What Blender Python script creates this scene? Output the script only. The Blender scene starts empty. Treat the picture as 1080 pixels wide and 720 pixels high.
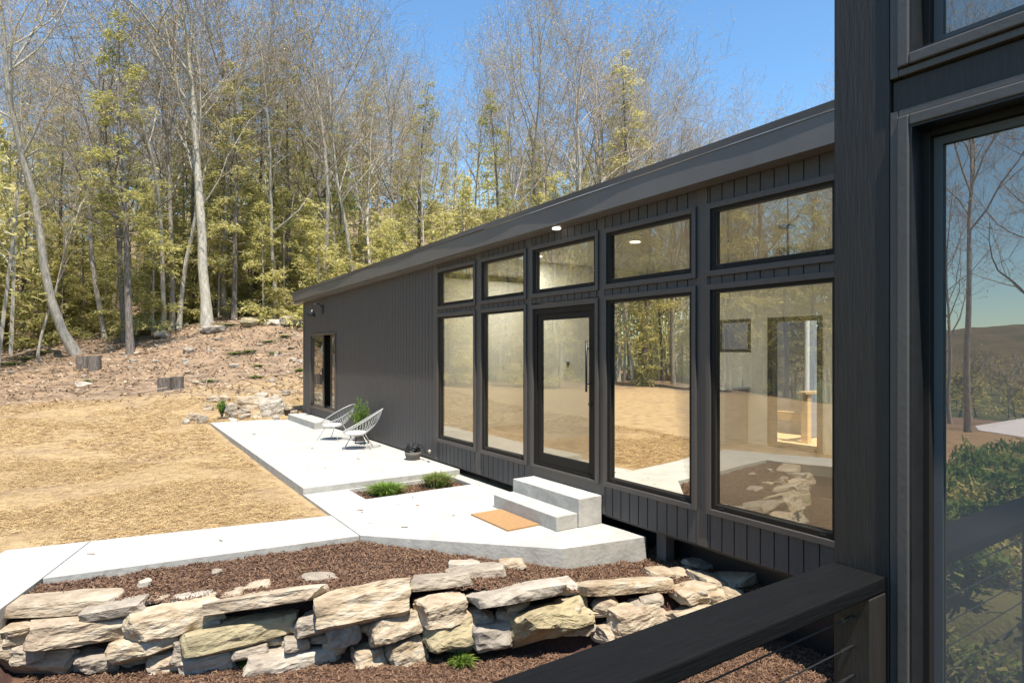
import bpy, bmesh, math, random
import numpy as np
from mathutils import Vector, Matrix, noise
random.seed(7); rng = np.random.default_rng(7)
S = bpy.context.scene; C = S.collection
PI = math.pi
CZ = 2.14                       # eye height above the patio; patio top is z = 0
FX, FY = 0.5561, 0.8311         # forward direction of the view on the ground

# ------------------------------------------------------------------ materials
def mat(name, col, rough=0.8, metal=0.0, var=None, scale=5.0, bump=0.0, bscale=40.0, spec=0.5, detail=6.0,
        island=False, stretch=None, obj_rand=0.0, cols=None, distort=0.0):
    m = bpy.data.materials.new(name); m.use_nodes = True
    nt = m.node_tree; N = nt.nodes; L = nt.links
    b = N['Principled BSDF']
    b.inputs['Roughness'].default_value = rough; b.inputs['Metallic'].default_value = metal
    b.inputs['Specular IOR Level'].default_value = spec
    b.inputs['Base Color'].default_value = (*col, 1)
    tc = N.new('ShaderNodeTexCoord'); mp = N.new('ShaderNodeMapping')
    L.new(tc.outputs['Object'], mp.inputs['Vector'])
    if stretch: mp.inputs['Scale'].default_value = stretch
    last = None
    if var is not None or cols is not None:
        r = N.new('ShaderNodeValToRGB')
        cs = cols if cols else [col, var]
        el = r.color_ramp.elements
        el[0].position = 0.3; el[1].position = 0.7
        el[0].color = (*cs[0], 1); el[1].color = (*cs[-1], 1)
        for i, c in enumerate(cs[1:-1]):
            e = el.new(0.3 + 0.4 * (i + 1) / (len(cs) - 1)); e.color = (*c, 1)
        if island:
            g = N.new('ShaderNodeNewGeometry')
            el[0].position = 0.0; el[-1].position = 1.0
            L.new(g.outputs['Random Per Island'], r.inputs['Fac'])
        else:
            n = N.new('ShaderNodeTexNoise'); n.inputs['Scale'].default_value = scale
            n.inputs['Detail'].default_value = detail; n.inputs['Roughness'].default_value = 0.65
            n.inputs['Distortion'].default_value = distort
            L.new(mp.outputs['Vector'], n.inputs['Vector']); L.new(n.outputs['Fac'], r.inputs['Fac'])
        last = r.outputs['Color']
        if obj_rand:
            oi = N.new('ShaderNodeObjectInfo'); hs = N.new('ShaderNodeHueSaturation')
            mr = N.new('ShaderNodeMapRange'); mr.inputs['To Min'].default_value = 1 - obj_rand; mr.inputs['To Max'].default_value = 1 + obj_rand
            L.new(oi.outputs['Random'], mr.inputs['Value']); L.new(mr.outputs['Result'], hs.inputs['Value'])
            L.new(last, hs.inputs['Color']); last = hs.outputs['Color']
        L.new(last, b.inputs['Base Color'])
    if bump:
        n2 = N.new('ShaderNodeTexNoise'); n2.inputs['Scale'].default_value = bscale; n2.inputs['Detail'].default_value = 8
        bp = N.new('ShaderNodeBump'); bp.inputs['Strength'].default_value = bump; bp.inputs['Distance'].default_value = 0.02
        L.new(mp.outputs['Vector'], n2.inputs['Vector']); L.new(n2.outputs['Fac'], bp.inputs['Height']); L.new(bp.outputs['Normal'], b.inputs['Normal'])
    return m

def leafmat(name, cols, trans=0.35, rough=0.6):
    m = mat(name, cols[0], rough=rough, cols=cols, island=True, spec=0.2)
    nt = m.node_tree; b = nt.nodes['Principled BSDF']; out = nt.nodes['Material Output']
    t = nt.nodes.new('ShaderNodeBsdfTranslucent'); mx = nt.nodes.new('ShaderNodeMixShader'); mx.inputs[0].default_value = trans
    src = b.inputs['Base Color'].links[0].from_socket
    nt.links.new(src, t.inputs['Color']); nt.links.new(b.outputs[0], mx.inputs[1]); nt.links.new(t.outputs[0], mx.inputs[2])
    nt.links.new(mx.outputs[0], out.inputs['Surface'])
    return m

def glassmat(name, refl, tint=(0.80, 0.83, 0.76), wav=0.02, scale=1.2, gcol=(.97, .96, .9), veil=0.0):
    m = bpy.data.materials.new(name); m.use_nodes = True
    nt = m.node_tree; N = nt.nodes; L = nt.links; N.remove(N['Principled BSDF'])
    out = N['Material Output']
    tr = N.new('ShaderNodeBsdfTransparent'); tr.inputs['Color'].default_value = (*tint, 1)
    gl = N.new('ShaderNodeBsdfGlossy'); gl.inputs['Roughness'].default_value = 0.0; gl.inputs['Color'].default_value = (*gcol, 1)
    fr = N.new('ShaderNodeFresnel'); fr.inputs['IOR'].default_value = 1.5
    ad = N.new('ShaderNodeMath'); ad.operation = 'ADD'; ad.use_clamp = True; ad.inputs[1].default_value = refl
    mx = N.new('ShaderNodeMixShader')
    tc = N.new('ShaderNodeTexCoord'); n = N.new('ShaderNodeTexNoise'); n.inputs['Scale'].default_value = scale; n.inputs['Detail'].default_value = 1
    bp = N.new('ShaderNodeBump'); bp.inputs['Strength'].default_value = wav; bp.inputs['Distance'].default_value = 0.1
    L.new(tc.outputs['Object'], n.inputs['Vector']); L.new(n.outputs['Fac'], bp.inputs['Height']); L.new(bp.outputs['Normal'], gl.inputs['Normal'])
    L.new(fr.outputs[0], ad.inputs[0]); L.new(ad.outputs[0], mx.inputs[0]); L.new(tr.outputs[0], mx.inputs[1]); L.new(gl.outputs[0], mx.inputs[2])
    df = N.new('ShaderNodeBsdfDiffuse'); df.inputs['Color'].default_value = (.6, .57, .53, 1)
    m2 = N.new('ShaderNodeMixShader'); m2.inputs[0].default_value = veil  # grey diffuse mixed in as painted haze that lifts the glass's dark tones
    L.new(mx.outputs[0], m2.inputs[1]); L.new(df.outputs[0], m2.inputs[2]); L.new(m2.outputs[0], out.inputs['Surface'])
    return m

M = {}
M['siding'] = mat('siding_paint', (0.06126, 0.05608, 0.05402), 0.55, var=(0.07775, 0.07178, 0.06915), scale=3, bump=0.12, bscale=30, stretch=(1, 6, 0.6))
M['trim'] = mat('trim_paint', (0.07452, 0.06495, 0.05755), 0.45, var=(0.08942, 0.07752, 0.0677), scale=2, bump=0.06, bscale=50)
M['fascia'] = mat('fascia_paint', (0.1214, 0.1101, 0.1003), 0.4, var=(0.1442, 0.1301, 0.117), scale=1.5, bump=0.05, bscale=20)
M['wood_black'] = mat('painted_rough_wood', (0.0157, 0.01282, 0.01046), 0.55, var=(0.02658, 0.02107, 0.01687), scale=9, bump=0.16, bscale=18, stretch=(8, 8, 0.7), distort=0.3)
M['rail_black'] = mat('painted_rail_wood', (0.003086, 0.003271, 0.003432), 0.75, spec=.15, var=(0.006171, 0.00631, 0.006256), scale=9, bump=0.18, bscale=16, stretch=(0.8, 9, 9), distort=0.8)
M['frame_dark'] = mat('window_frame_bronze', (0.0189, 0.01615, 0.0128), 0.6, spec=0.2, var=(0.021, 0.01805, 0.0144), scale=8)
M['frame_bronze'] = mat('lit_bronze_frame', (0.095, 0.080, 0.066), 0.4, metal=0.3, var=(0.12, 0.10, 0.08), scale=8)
M['black'] = mat('black_metal', (0.012, 0.012, 0.013), 0.4, var=(0.02, 0.02, 0.02), scale=20)
M['blackplastic'] = mat('black_plastic', (0.015, 0.015, 0.016), 0.35, var=(0.022, 0.022, 0.022), scale=20)
M['steel'] = mat('steel_cable', (0.25, 0.25, 0.25), 0.3, metal=1.0, var=(0.32, 0.32, 0.32), scale=50)
M['drip'] = mat('drip_edge_metal', (0.30, 0.31, 0.32), 0.35, metal=0.4, var=(0.36, 0.37, 0.38), scale=4)
M['concrete'] = mat('concrete', (0.3915, 0.3737, 0.3393), 0.9, cols=[(0.3522, 0.3355, 0.3028), (0.415, 0.3966, 0.3612), (0.4541, 0.4347, 0.3976)], scale=2.6, bump=0.35, bscale=22, detail=10)
M['concrete2'] = mat('concrete_side', (0.3945, 0.3485, 0.2799), 0.95, cols=[(0.3016, 0.285, 0.2511), (0.3848, 0.365, 0.3208), (0.4472, 0.42, 0.372)], scale=5, bump=.3, bscale=24, detail=10)
M['mulch'] = mat('mulch', (0.0735, 0.0308, 0.018), 0.95, cols=[(0.0525, 0.0275, 0.017), (0.1103, 0.0572, 0.035), (0.1522, 0.0825, 0.05)], scale=30, bump=1.0, bscale=45)
M['chips'] = mat('mulch_chips', (0.1166, 0.04704, 0.02822), 0.9, cols=[(0.0594, 0.03024, 0.01764), (0.1188, 0.06048, 0.0343), (0.162, 0.08736, 0.049), (0.2592, 0.1568, 0.0931)], island=True)
M['straw'] = mat('straw_blades', (0.3729, 0.2515, 0.1139), 0.85, cols=[(0.2461, 0.1467, 0.05693), (0.3729, 0.2375, 0.1005), (0.4475, 0.3004, 0.1339), (0.5369, 0.3911, 0.2009)], island=True)
M['litter'] = mat('dead_leaves', (0.27, 0.1376, 0.072), 0.85, cols=[(0.108, 0.0645, 0.036), (0.225, 0.1333, 0.072), (0.324, 0.2021, 0.112), (0.396, 0.2666, 0.16), (0.468, 0.3698, 0.256)], island=True)
M['grass'] = leafmat('grass_blades', [(0.08, 0.16, 0.02), (0.16, 0.25, 0.04), (0.26, 0.32, 0.08)])
M['drygrass'] = leafmat('dry_grass_blades', [(0.13, 0.22, 0.04), (0.22, 0.28, 0.07), (0.42, 0.36, 0.16)])
M['hemlock'] = leafmat('hemlock_needles', [(0.3193, 0.323, 0.1049), (0.5322, 0.504, 0.1749), (0.6919, 0.6331, 0.2448), (0.7983, 0.6848, 0.3497)], 0.5)
M['hemdark'] = leafmat('dark_hemlock_needles', [(0.2639, 0.2903, 0.08821), (0.4927, 0.4677, 0.1569), (0.739, 0.6451, 0.2549)], 0.4)
M['spruce'] = leafmat('bright_fir_needles', [(0.039, 0.1105, 0.012), (0.078, 0.182, 0.02), (0.156, 0.26, 0.03)], 0.3)
M['bud'] = leafmat('spring_buds', [(0.44, 0.36, 0.18), (0.58, 0.44, 0.24), (0.56, 0.52, 0.22)], 0.4)
M['budy'] = leafmat('yellow_buds', [(0.42, 0.38, 0.12), (0.56, 0.50, 0.20), (0.56, 0.40, 0.20)], 0.4)
M['bark'] = mat('grey_bark', (0.297, 0.2487, 0.1925), 0.95, cols=[(0.1782, 0.1463, 0.1169), (0.3564, 0.3, 0.2338), (0.5346, 0.4682, 0.3713)], scale=6, bump=1.0, bscale=12, stretch=(3, 3, 0.6), obj_rand=0.25)
M['barkpale'] = mat('pale_bark', (0.425, 0.375, 0.3), 0.95, cols=[(0.275, 0.2375, 0.186), (0.45, 0.4, 0.324), (0.6, 0.55, 0.456)], scale=5, bump=0.8, bscale=12, stretch=(3, 3, 0.6), obj_rand=0.12)
M['barkdark'] = mat('dark_bark', (0.1304, 0.1086, 0.09081), 0.95, cols=[(0.07245, 0.05796, 0.04891), (0.1739, 0.1449, 0.1188), (0.2898, 0.2463, 0.2096)], scale=6, bump=1.0, bscale=12, stretch=(3, 3, 0.6), obj_rand=0.2)
M['twig'] = mat('twigs', (0.273, 0.2133, 0.1573), 0.9, cols=[(0.1852, 0.1391, 0.09936), (0.3217, 0.2503, 0.1822), (0.4095, 0.3152, 0.2318)], island=True, obj_rand=0.15)
M['rock_tan'] = mat('tan_stone', (0.4057, 0.2925, 0.1689), 0.9, cols=[(0.1728, 0.1304, 0.09217), (0.3342, 0.2551, 0.1735), (0.4379, 0.3572, 0.2548), (0.4956, 0.4423, 0.3579)], scale=3.5, bump=1.0, bscale=16, stretch=(1, 1, 2.2), obj_rand=0.10, detail=12, distort=0.7)
M['rock_ochre'] = mat('ochre_stone', (0.3872, 0.2694, 0.1339), 0.9, cols=[(0.1781, 0.1296, 0.08745), (0.3457, 0.2592, 0.1632), (0.44, 0.3672, 0.2682), (0.44, 0.4104, 0.3731)], scale=3, bump=1.0, bscale=16, stretch=(1, 1, 2.5), obj_rand=0.10, detail=12, distort=0.7)
M['rock_grey'] = mat('grey_stone', (0.2938, 0.2478, 0.1934), 0.9, cols=[(0.1653, 0.1325, 0.1004), (0.2938, 0.2435, 0.1859), (0.3673, 0.3076, 0.2379), (0.4591, 0.4016, 0.3272)], scale=4, bump=1.0, bscale=16, stretch=(1, 1, 2.5), obj_rand=0.10, detail=12, distort=0.7)
M['rock_white'] = mat('white_stone', (0.4576, 0.3956, 0.3198), 0.9, cols=[(0.24, 0.19, 0.15), (0.4, 0.345, 0.27), (0.5, 0.45, 0.38)], scale=4, bump=1.0, bscale=16, obj_rand=0.08, detail=12)
M['rock_moss'] = mat('mossy_stone', (0.3042, 0.2595, 0.1183), 0.95, cols=[(0.1728, 0.1401, 0.08242), (0.2996, 0.2478, 0.1442), (0.3803, 0.3124, 0.1854), (0.4609, 0.3771, 0.2575)], scale=3.5, bump=1.0, bscale=16, stretch=(1, 1, 2), obj_rand=0.08, detail=12)
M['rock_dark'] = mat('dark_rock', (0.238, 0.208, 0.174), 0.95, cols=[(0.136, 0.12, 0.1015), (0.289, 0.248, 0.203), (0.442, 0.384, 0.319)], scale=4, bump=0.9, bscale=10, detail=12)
M['logend'] = mat('cut_wood', (0.33, 0.22, 0.13), 0.9, var=(0.45, 0.32, 0.20), scale=14, bump=0.4, bscale=30)
M['coir'] = mat('coir', (0.40, 0.22, 0.09), 0.98, cols=[(0.31, 0.165, 0.065), (0.42, 0.235, 0.10), (0.48, 0.29, 0.14)], scale=60, bump=0.8, bscale=150)
M['cord'] = mat('white_cord', (0.4896, 0.476, 0.4488), 0.6, var=(0.4216, 0.408, 0.3808), scale=30)
M['cushion'] = mat('white_cushion', (0.78, 0.76, 0.72), 0.95, var=(0.72, 0.70, 0.66), scale=40, bump=0.2, bscale=80)
M['steelgrey'] = mat('spacer_grey', (0.075, 0.075, 0.075), 0.6, var=(0.085, 0.085, 0.085), scale=4)
M['white'] = mat('white_plastic', (0.75, 0.75, 0.73), 0.5, var=(0.7, 0.7, 0.68), scale=10)
M['fabric'] = mat('umbrella_fabric', (0.78, 0.78, 0.78), 0.9, var=(0.74, 0.74, 0.74), scale=10)
M['wallpaint'] = mat('interior_wall_paint', (0.80, 0.77, 0.69), 0.9, var=(0.78, 0.75, 0.67), scale=2)
M['floorwood'] = mat('interior_floor', (0.42, 0.32, 0.22), 0.5, var=(0.36, 0.27, 0.18), scale=3, stretch=(8, 1, 1))
M['greypanel'] = mat('grey_panel', (0.22, 0.235, 0.27), 0.6, var=(0.26, 0.275, 0.31), scale=3)
M['newwood'] = mat('fresh_lumber', (0.58, 0.38, 0.19), 0.7, var=(0.66, 0.46, 0.25), scale=4, stretch=(1, 1, 6))
M['bronze'] = mat('bronze', (0.10, 0.07, 0.045), 0.35, metal=0.8, var=(0.14, 0.10, 0.06), scale=8)
M['pane'] = glassmat('window_glass', 0.29, gcol=(0.94, 0.89, 0.76), tint=(.88, .90, .82), veil=.03)
M['pane_near'] = glassmat('near_window_glass', 0.32, tint=(0.6, 0.62, 0.62), gcol=(1.0, 0.85, 0.74), veil=.17)
M['terracotta'] = mat('pot_grey', (0.10, 0.09, 0.08), 0.8, var=(0.14, 0.12, 0.10), scale=8)
M['moss'] = mat('mossy_bark', (0.10, 0.11, 0.03), 0.95, cols=[(0.05, 0.045, 0.03), (0.12, 0.13, 0.03), (0.22, 0.20, 0.05)], scale=9, bump=1.0, bscale=12)
M['hill'] = mat('far_wooded_hill', (0.11, 0.095, 0.04), 0.98, cols=[(0.06, 0.065, 0.028), (0.125, 0.10, 0.045), (0.165, 0.13, 0.065)], scale=0.12, bump=1.0, bscale=0.8, detail=12)

lm = M['lamp'] = bpy.data.materials.new('lit_lamp'); lm.use_nodes = True
lm.node_tree.nodes['Principled BSDF'].inputs['Emission Color'].default_value = (1, .93, .8, 1); lm.node_tree.nodes['Principled BSDF'].inputs['Emission Strength'].default_value = 1.6
# ground: straw, bare earth, leaf litter mixed by place
def groundmat():
    m = mat('ground_straw_and_earth', (0.4, 0.28, 0.13), 0.95, cols=[(0.22, 0.14, 0.07), (0.35, 0.24, 0.12), (0.43, 0.31, 0.155)], scale=3.0, bump=1.0, bscale=26, detail=12)
    nt = m.node_tree; N = nt.nodes; L = nt.links; b = N['Principled BSDF']
    a = N.new('ShaderNodeAttribute'); a.attribute_name = 'zone'
    sp = N.new('ShaderNodeSeparateColor'); L.new(a.outputs['Color'], sp.inputs[0])
    src = b.inputs['Base Color'].links[0].from_socket
    tc = N.new('ShaderNodeTexCoord')
    n1 = N.new('ShaderNodeTexNoise'); n1.inputs['Scale'].default_value = 1.3; n1.inputs['Detail'].default_value = 12; n1.inputs['Roughness'].default_value = 0.7
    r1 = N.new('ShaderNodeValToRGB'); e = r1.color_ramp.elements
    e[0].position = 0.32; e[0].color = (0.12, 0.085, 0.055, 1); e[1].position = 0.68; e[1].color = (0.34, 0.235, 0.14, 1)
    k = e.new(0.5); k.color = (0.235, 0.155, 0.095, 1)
    L.new(tc.outputs['Object'], n1.inputs['Vector']); L.new(n1.outputs['Fac'], r1.inputs['Fac'])
    # patches where thin grass and bare soil show in the straw
    n2 = N.new('ShaderNodeTexNoise'); n2.inputs['Scale'].default_value = 0.55; n2.inputs['Detail'].default_value = 8
    r2 = N.new('ShaderNodeValToRGB'); r2.color_ramp.elements[0].position = 0.52; r2.color_ramp.elements[1].position = 0.74
    L.new(tc.outputs['Object'], n2.inputs['Vector']); L.new(n2.outputs['Fac'], r2.inputs['Fac'])
    mp = N.new('ShaderNodeMixRGB'); mp.inputs['Color2'].default_value = (0.25, 0.17, 0.11, 1)
    ml = N.new('ShaderNodeMath'); ml.operation = 'MULTIPLY'; ml.inputs[1].default_value = 0.65
    L.new(r2.outputs['Color'], ml.inputs[0]); L.new(ml.outputs[0], mp.inputs['Fac']); L.new(src, mp.inputs['Color1'])
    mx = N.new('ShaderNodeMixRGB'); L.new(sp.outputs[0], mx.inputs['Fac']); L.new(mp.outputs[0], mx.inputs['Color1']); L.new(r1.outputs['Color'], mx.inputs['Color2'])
    my = N.new('ShaderNodeMixRGB'); my.inputs['Color2'].default_value = (0.055, 0.024, 0.017, 1)
    L.new(sp.outputs[1], my.inputs['Fac']); L.new(mx.outputs[0], my.inputs['Color1']); 
    mz = N.new('ShaderNodeMixRGB'); mz.inputs['Color2'].default_value = (0.07, 0.10, 0.03, 1)
    L.new(sp.outputs[2], mz.inputs['Fac']); L.new(my.outputs[0], mz.inputs['Color1']); L.new(mz.outputs[0], b.inputs['Base Color'])
    return m
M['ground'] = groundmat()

# ------------------------------------------------------------------ helpers
def link(o, parent=None):
    C.objects.link(o)
    if parent is not None: o.parent = parent
    return o
def obj(name, bm, m, parent=None, smooth=False, bevel=0.0, loc=None):
    me = bpy.data.meshes.new(name)
    bmesh.ops.recalc_face_normals(bm, faces=bm.faces[:])
    bm.to_mesh(me); bm.free()
    for k in (m if isinstance(m, (list, tuple)) else [m]): me.materials.append(M[k] if isinstance(k, str) else k)
    if smooth: me.shade_smooth()
    o = bpy.data.objects.new(name, me); link(o, parent)
    if loc is not None: o.location = loc
    if bevel:
        b = o.modifiers.new('bevel', 'BEVEL'); b.width = bevel; b.segments = 2; b.limit_method = 'ANGLE'
    return o
def tag(o, label, cat, group=None):
    o['label'] = label; o['category'] = cat
    if group: o['group'] = group
    return o
def thing(name, label, cat, loc=(0, 0, 0), rz=0.0, group=None):
    o = bpy.data.objects.new(name, None); C.objects.link(o); o.empty_display_size = 0.1
    o.location = loc; o.rotation_euler = (0, 0, rz)
    return tag(o, label, cat, group)
def struct(o): o['kind'] = 'structure'; return o
def stuff(o): o['kind'] = 'stuff'; return o
def dup(root, loc, rz, sc=1.0, label=None):
    r = root.copy(); C.objects.link(r); r.location = loc; r.rotation_euler = (0, 0, rz); r.scale = (sc, sc, sc)
    if label: r['label'] = label
    for ch in list(root.children):
        c = ch.copy(); C.objects.link(c); c.parent = r
        for g in ch.children:
            d = g.copy(); C.objects.link(d); d.parent = c
    return r
def bx(bm, x0, x1, y0, y1, z0, z1, tz=None):
    """box; tz(y) optionally gives the top height"""
    v = []
    for x in (x0, x1):
        for y in (y0, y1):
            v.append(bm.verts.new((x, y, z0))); v.append(bm.verts.new((x, y, z1 if tz is None else tz(y))))
    for f in ((0, 1, 3, 2), (4, 6, 7, 5), (0, 4, 5, 1), (2, 3, 7, 6), (0, 2, 6, 4), (1, 5, 7, 3)):
        bm.faces.new([v[i] for i in f])
def frame_yz(bm, x0, x1, y0, y1, z0, z1, w, wb=None, wt=None):
    wb = w if wb is None else wb; wt = w if wt is None else wt
    bx(bm, x0, x1, y0, y0 + w, z0, z1); bx(bm, x0, x1, y1 - w, y1, z0, z1)
    bx(bm, x0, x1, y0 + w, y1 - w, z0, z0 + wb); bx(bm, x0, x1, y0 + w, y1 - w, z1 - wt, z1)
def tube(bm, pts, rad, sides=6, cap=True):
    pts = [Vector(p) for p in pts]
    if not isinstance(rad, (list, tuple)): rad = [rad] * len(pts)
    up = Vector((0, 0, 1)); rings = []
    for i, p in enumerate(pts):
        d = (pts[min(i + 1, len(pts) - 1)] - pts[max(i - 1, 0)])
        if d.length < 1e-9: d = Vector((0, 0, 1))
        d.normalize()
        a = d.cross(up)
        if a.length < 0.1: a = d.cross(Vector((1, 0, 0)))
        a.normalize(); b = d.cross(a)
        rings.append([bm.verts.new(p + (a * math.cos(2 * PI * k / sides) + b * math.sin(2 * PI * k / sides)) * rad[i]) for k in range(sides)])
    for i in range(len(rings) - 1):
        for k in range(sides):
            bm.faces.new((rings[i][k], rings[i][(k + 1) % sides], rings[i + 1][(k + 1) % sides], rings[i + 1][k]))
    if cap and sides > 2:
        bm.faces.new(rings[0][::-1]); bm.faces.new(rings[-1])
def lathe(bm, prof, seg=20, cx=0, cy=0):
    rings = [[bm.verts.new((cx + r * math.cos(2 * PI * k / seg), cy + r * math.sin(2 * PI * k / seg), z)) for k in range(seg)] for r, z in prof]
    for i in range(len(rings) - 1):
        for k in range(seg):
            bm.faces.new((rings[i][k], rings[i][(k + 1) % seg], rings[i + 1][(k + 1) % seg], rings[i + 1][k]))
    return rings
def ss(a, b, x):
    t = min(1, max(0, (x - a) / (b - a))); return t * t * (3 - 2 * t)
def interp(x, xs, ys): return float(np.interp(x, xs, ys))
def quads_obj(name, V, m, parent=None):
    """V: (n,k,3) array of n separate k-gons -> one mesh"""
    n, k = V.shape[0], V.shape[1]
    me = bpy.data.meshes.new(name)
    me.vertices.add(n * k); me.vertices.foreach_set('co', V.astype(np.float32).ravel())
    me.loops.add(n * k); me.loops.foreach_set('vertex_index', np.arange(n * k, dtype=np.int32))
    me.polygons.add(n); me.polygons.foreach_set('loop_start', np.arange(0, n * k, k, dtype=np.int32))
    me.polygons.foreach_set('loop_total', np.full(n, k, dtype=np.int32))
    me.update(calc_edges=True); me.materials.append(M[m])
    o = bpy.data.objects.new(name, me); link(o, parent); return o
def ray(px, py=None):
    xc = (px - 540) / 650
    return FX + FY * xc, FY - FX * xc, (0 if py is None else (370 - py) / 650)
def unproj(px, py, z):
    dx, dy, dz = ray(px, py); t = (z - CZ) / dz
    return Vector((dx * t, dy * t, z)), t
def at_depth(px, t):
    dx, dy, _ = ray(px); return dx * t, dy * t

# ------------------------------------------------------------------ ground
BR = [(9.5, 1.6), (5.0, 3.75), (-0.5, 6.45), (-1.05, 4.6), (-2.4, 1.0), (-4.5, -6.0), (-8, -20)]   # top edge of the retaining step
def sd_break(x, y):
    """signed distance to the retaining line, positive on the upper side"""
    best = 1e9; sgn = 1
    for (ax, ay), (bx_, by_) in zip(BR[:-1], BR[1:]):
        ux, uy = bx_ - ax, by_ - ay; L2 = ux * ux + uy * uy
        t = max(0, min(1, ((x - ax) * ux + (y - ay) * uy) / L2))
        ddx, ddy = x - ax - ux * t, y - ay - uy * t; d = math.hypot(ddx, ddy)
        if d < best - 1e-9:
            best = d; sgn = 1 if (ux * ddy - uy * ddx) < 0 else -1
    return best * sgn
def mulch_top(x, y): return interp(x, [-1, 2.5, 4.17, 5.3, 7], [-0.07, -0.075, -0.22, -0.28, -0.30])
def lowz(x, y): return interp(x, [-1, 0, 3.3, 5], [-.55, -.575, -.69, -.72])
def ground(x, y, fine=True):
    s = x * FX + y * FY; l = x * FY - y * FX
    base = interp(s, [0, 14, 17.6, 20, 24, 27, 34, 42, 50, 80, 150, 400], [-.035, -.035, .02, .22, .68, 1.35, 3.25, 4.8, 6.8, 16.5, 37, 60])
    q = l / max(s, 3.0)
    w = interp(q, [-3, -1.5, -1.1, -.83, -.5, 3], [0.0, 0.05, .28, .62, 1, 1]) * ss(-5, 10, s)
    z = -.035 + (base + .035) * w
    if x < -14 and s < 14:                                  # valley on the far left
        d = ss(-14, -60, x) if False else min(1, (-14 - x) / 60)
        z -= 5 * d * ss(14, 4, s) if False else 5 * d * (1 - ss(2, 14, s))
    far = math.hypot(x, y)
    if fine:
        z += (noise.noise(Vector((x * .12, y * .12, 3))) * .8 + noise.noise(Vector((x * .6, y * .6, 0))) * .22) * ss(20, 34, s)
        z += noise.noise(Vector((x * .5, y * .5, 5))) * .03 * ss(7, 10, s)
    if far < 22:
        sd = sd_break(x, y)
        up = ss(.14, .36, sd)
        low = lowz(x, y) - .035
        if x > -1.2 and sd > 0.1 and y < 8:
            z = min(z, mulch_top(x, y) - .04)
        z = low + (z - low) * up
        if 2.9 < x < 5.15 and 8.4 < y < 9.5: z = -.16
    return z

def build_ground():
    A = []; a = -PI
    while a < PI - 1e-6:
        A.append(a)
        deg = math.degrees(a)
        a += math.radians(0.55 if 10 < deg < 125 else 1.6)
    nA = len(A)
    R = [0.0]; r = 0.5; 
    while r < 900:
        R.append(r); r += max(0.055 if 4 < r < 8.5 else 0.12, r * 0.022)
    R[0] = 0.3
    verts = []; zone = []
    for r in R:
        for a in A:
            x, y = r * math.cos(a), r * math.sin(a)
            z = ground(x, y)
            verts.append((x, y, z))
            s = x * FX + y * FY; l = x * FY - y * FX; q = l / max(s, 3)
            nn = noise.noise(Vector((x * .25, y * .25, 9))) * 2.5 + noise.noise(Vector((x * 1.1, y * 1.1, 2))) * 1.4
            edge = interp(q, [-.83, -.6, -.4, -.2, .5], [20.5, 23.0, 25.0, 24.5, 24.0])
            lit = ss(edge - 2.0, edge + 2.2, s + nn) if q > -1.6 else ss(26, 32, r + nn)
            sd = sd_break(x, y) if r < 30 else 1
            low = 1 if (sd < 0.05 and x > -3) else (1 if (x > -1.0 and x < 9 and sd < 1.9 and y < 8 and r < 12) else 0)
            grn = 1 if (r < 60 and x < -1.2 and y < 4.3) else (1 if (r > 60 and q < -1.6) or (r > 10 and y < 0) else 0)
            zone.append((lit, low, grn * .8, 1))
    nR = len(R); faces = []
    for i in range(nR - 1):
        for k in range(nA):
            k2 = (k + 1) % nA
            faces.append((i * nA + k, i * nA + k2, (i + 1) * nA + k2, (i + 1) * nA + k))
    faces.append(tuple(range(nA))[::-1])
    me = bpy.data.meshes.new('ground'); me.from_pydata(verts, [], faces); me.update()
    ca = me.color_attributes.new('zone', 'FLOAT_COLOR', 'POINT')
    ca.data.foreach_set('color', np.array(zone, dtype=np.float32).ravel())
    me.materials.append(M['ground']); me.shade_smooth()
    o = bpy.data.objects.new('ground', me); link(o); struct(o)
build_ground()

def hill():
    bm = bmesh.new(); rows = []
    for j in range(14):
        row = []
        for i in range(150):
            a = math.radians(95 + i * 1.3); r = 150 + j * 14
            x, y = r * math.cos(a), r * math.sin(a)
            h = -6 + 19 * math.sin(min(1, j / 9) * PI / 2) * (0.75 + .5 * noise.noise(Vector((a * 3, 0, 1)))) * ss(92, 108, math.degrees(a))
            h += noise.noise(Vector((x * .12, y * .12, 0))) * 1.6 + noise.noise(Vector((x * .4, y * .4, 4))) * .9
            row.append(bm.verts.new((x, y, h)))
        rows.append(row)
    for j in range(13):
        for i in range(149): bm.faces.new((rows[j][i], rows[j][i + 1], rows[j + 1][i + 1], rows[j + 1][i]))
    struct(obj('hill', bm, 'hill', smooth=True))
hill()

def inside(x, y, poly):
    c = False; n = len(poly)
    for i in range(n):
        x1, y1 = poly[i]; x2, y2 = poly[(i + 1) % n]
        if (y1 > y) != (y2 > y) and x < (x2 - x1) * (y - y1) / (y2 - y1) + x1: c = not c
    return c

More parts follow.
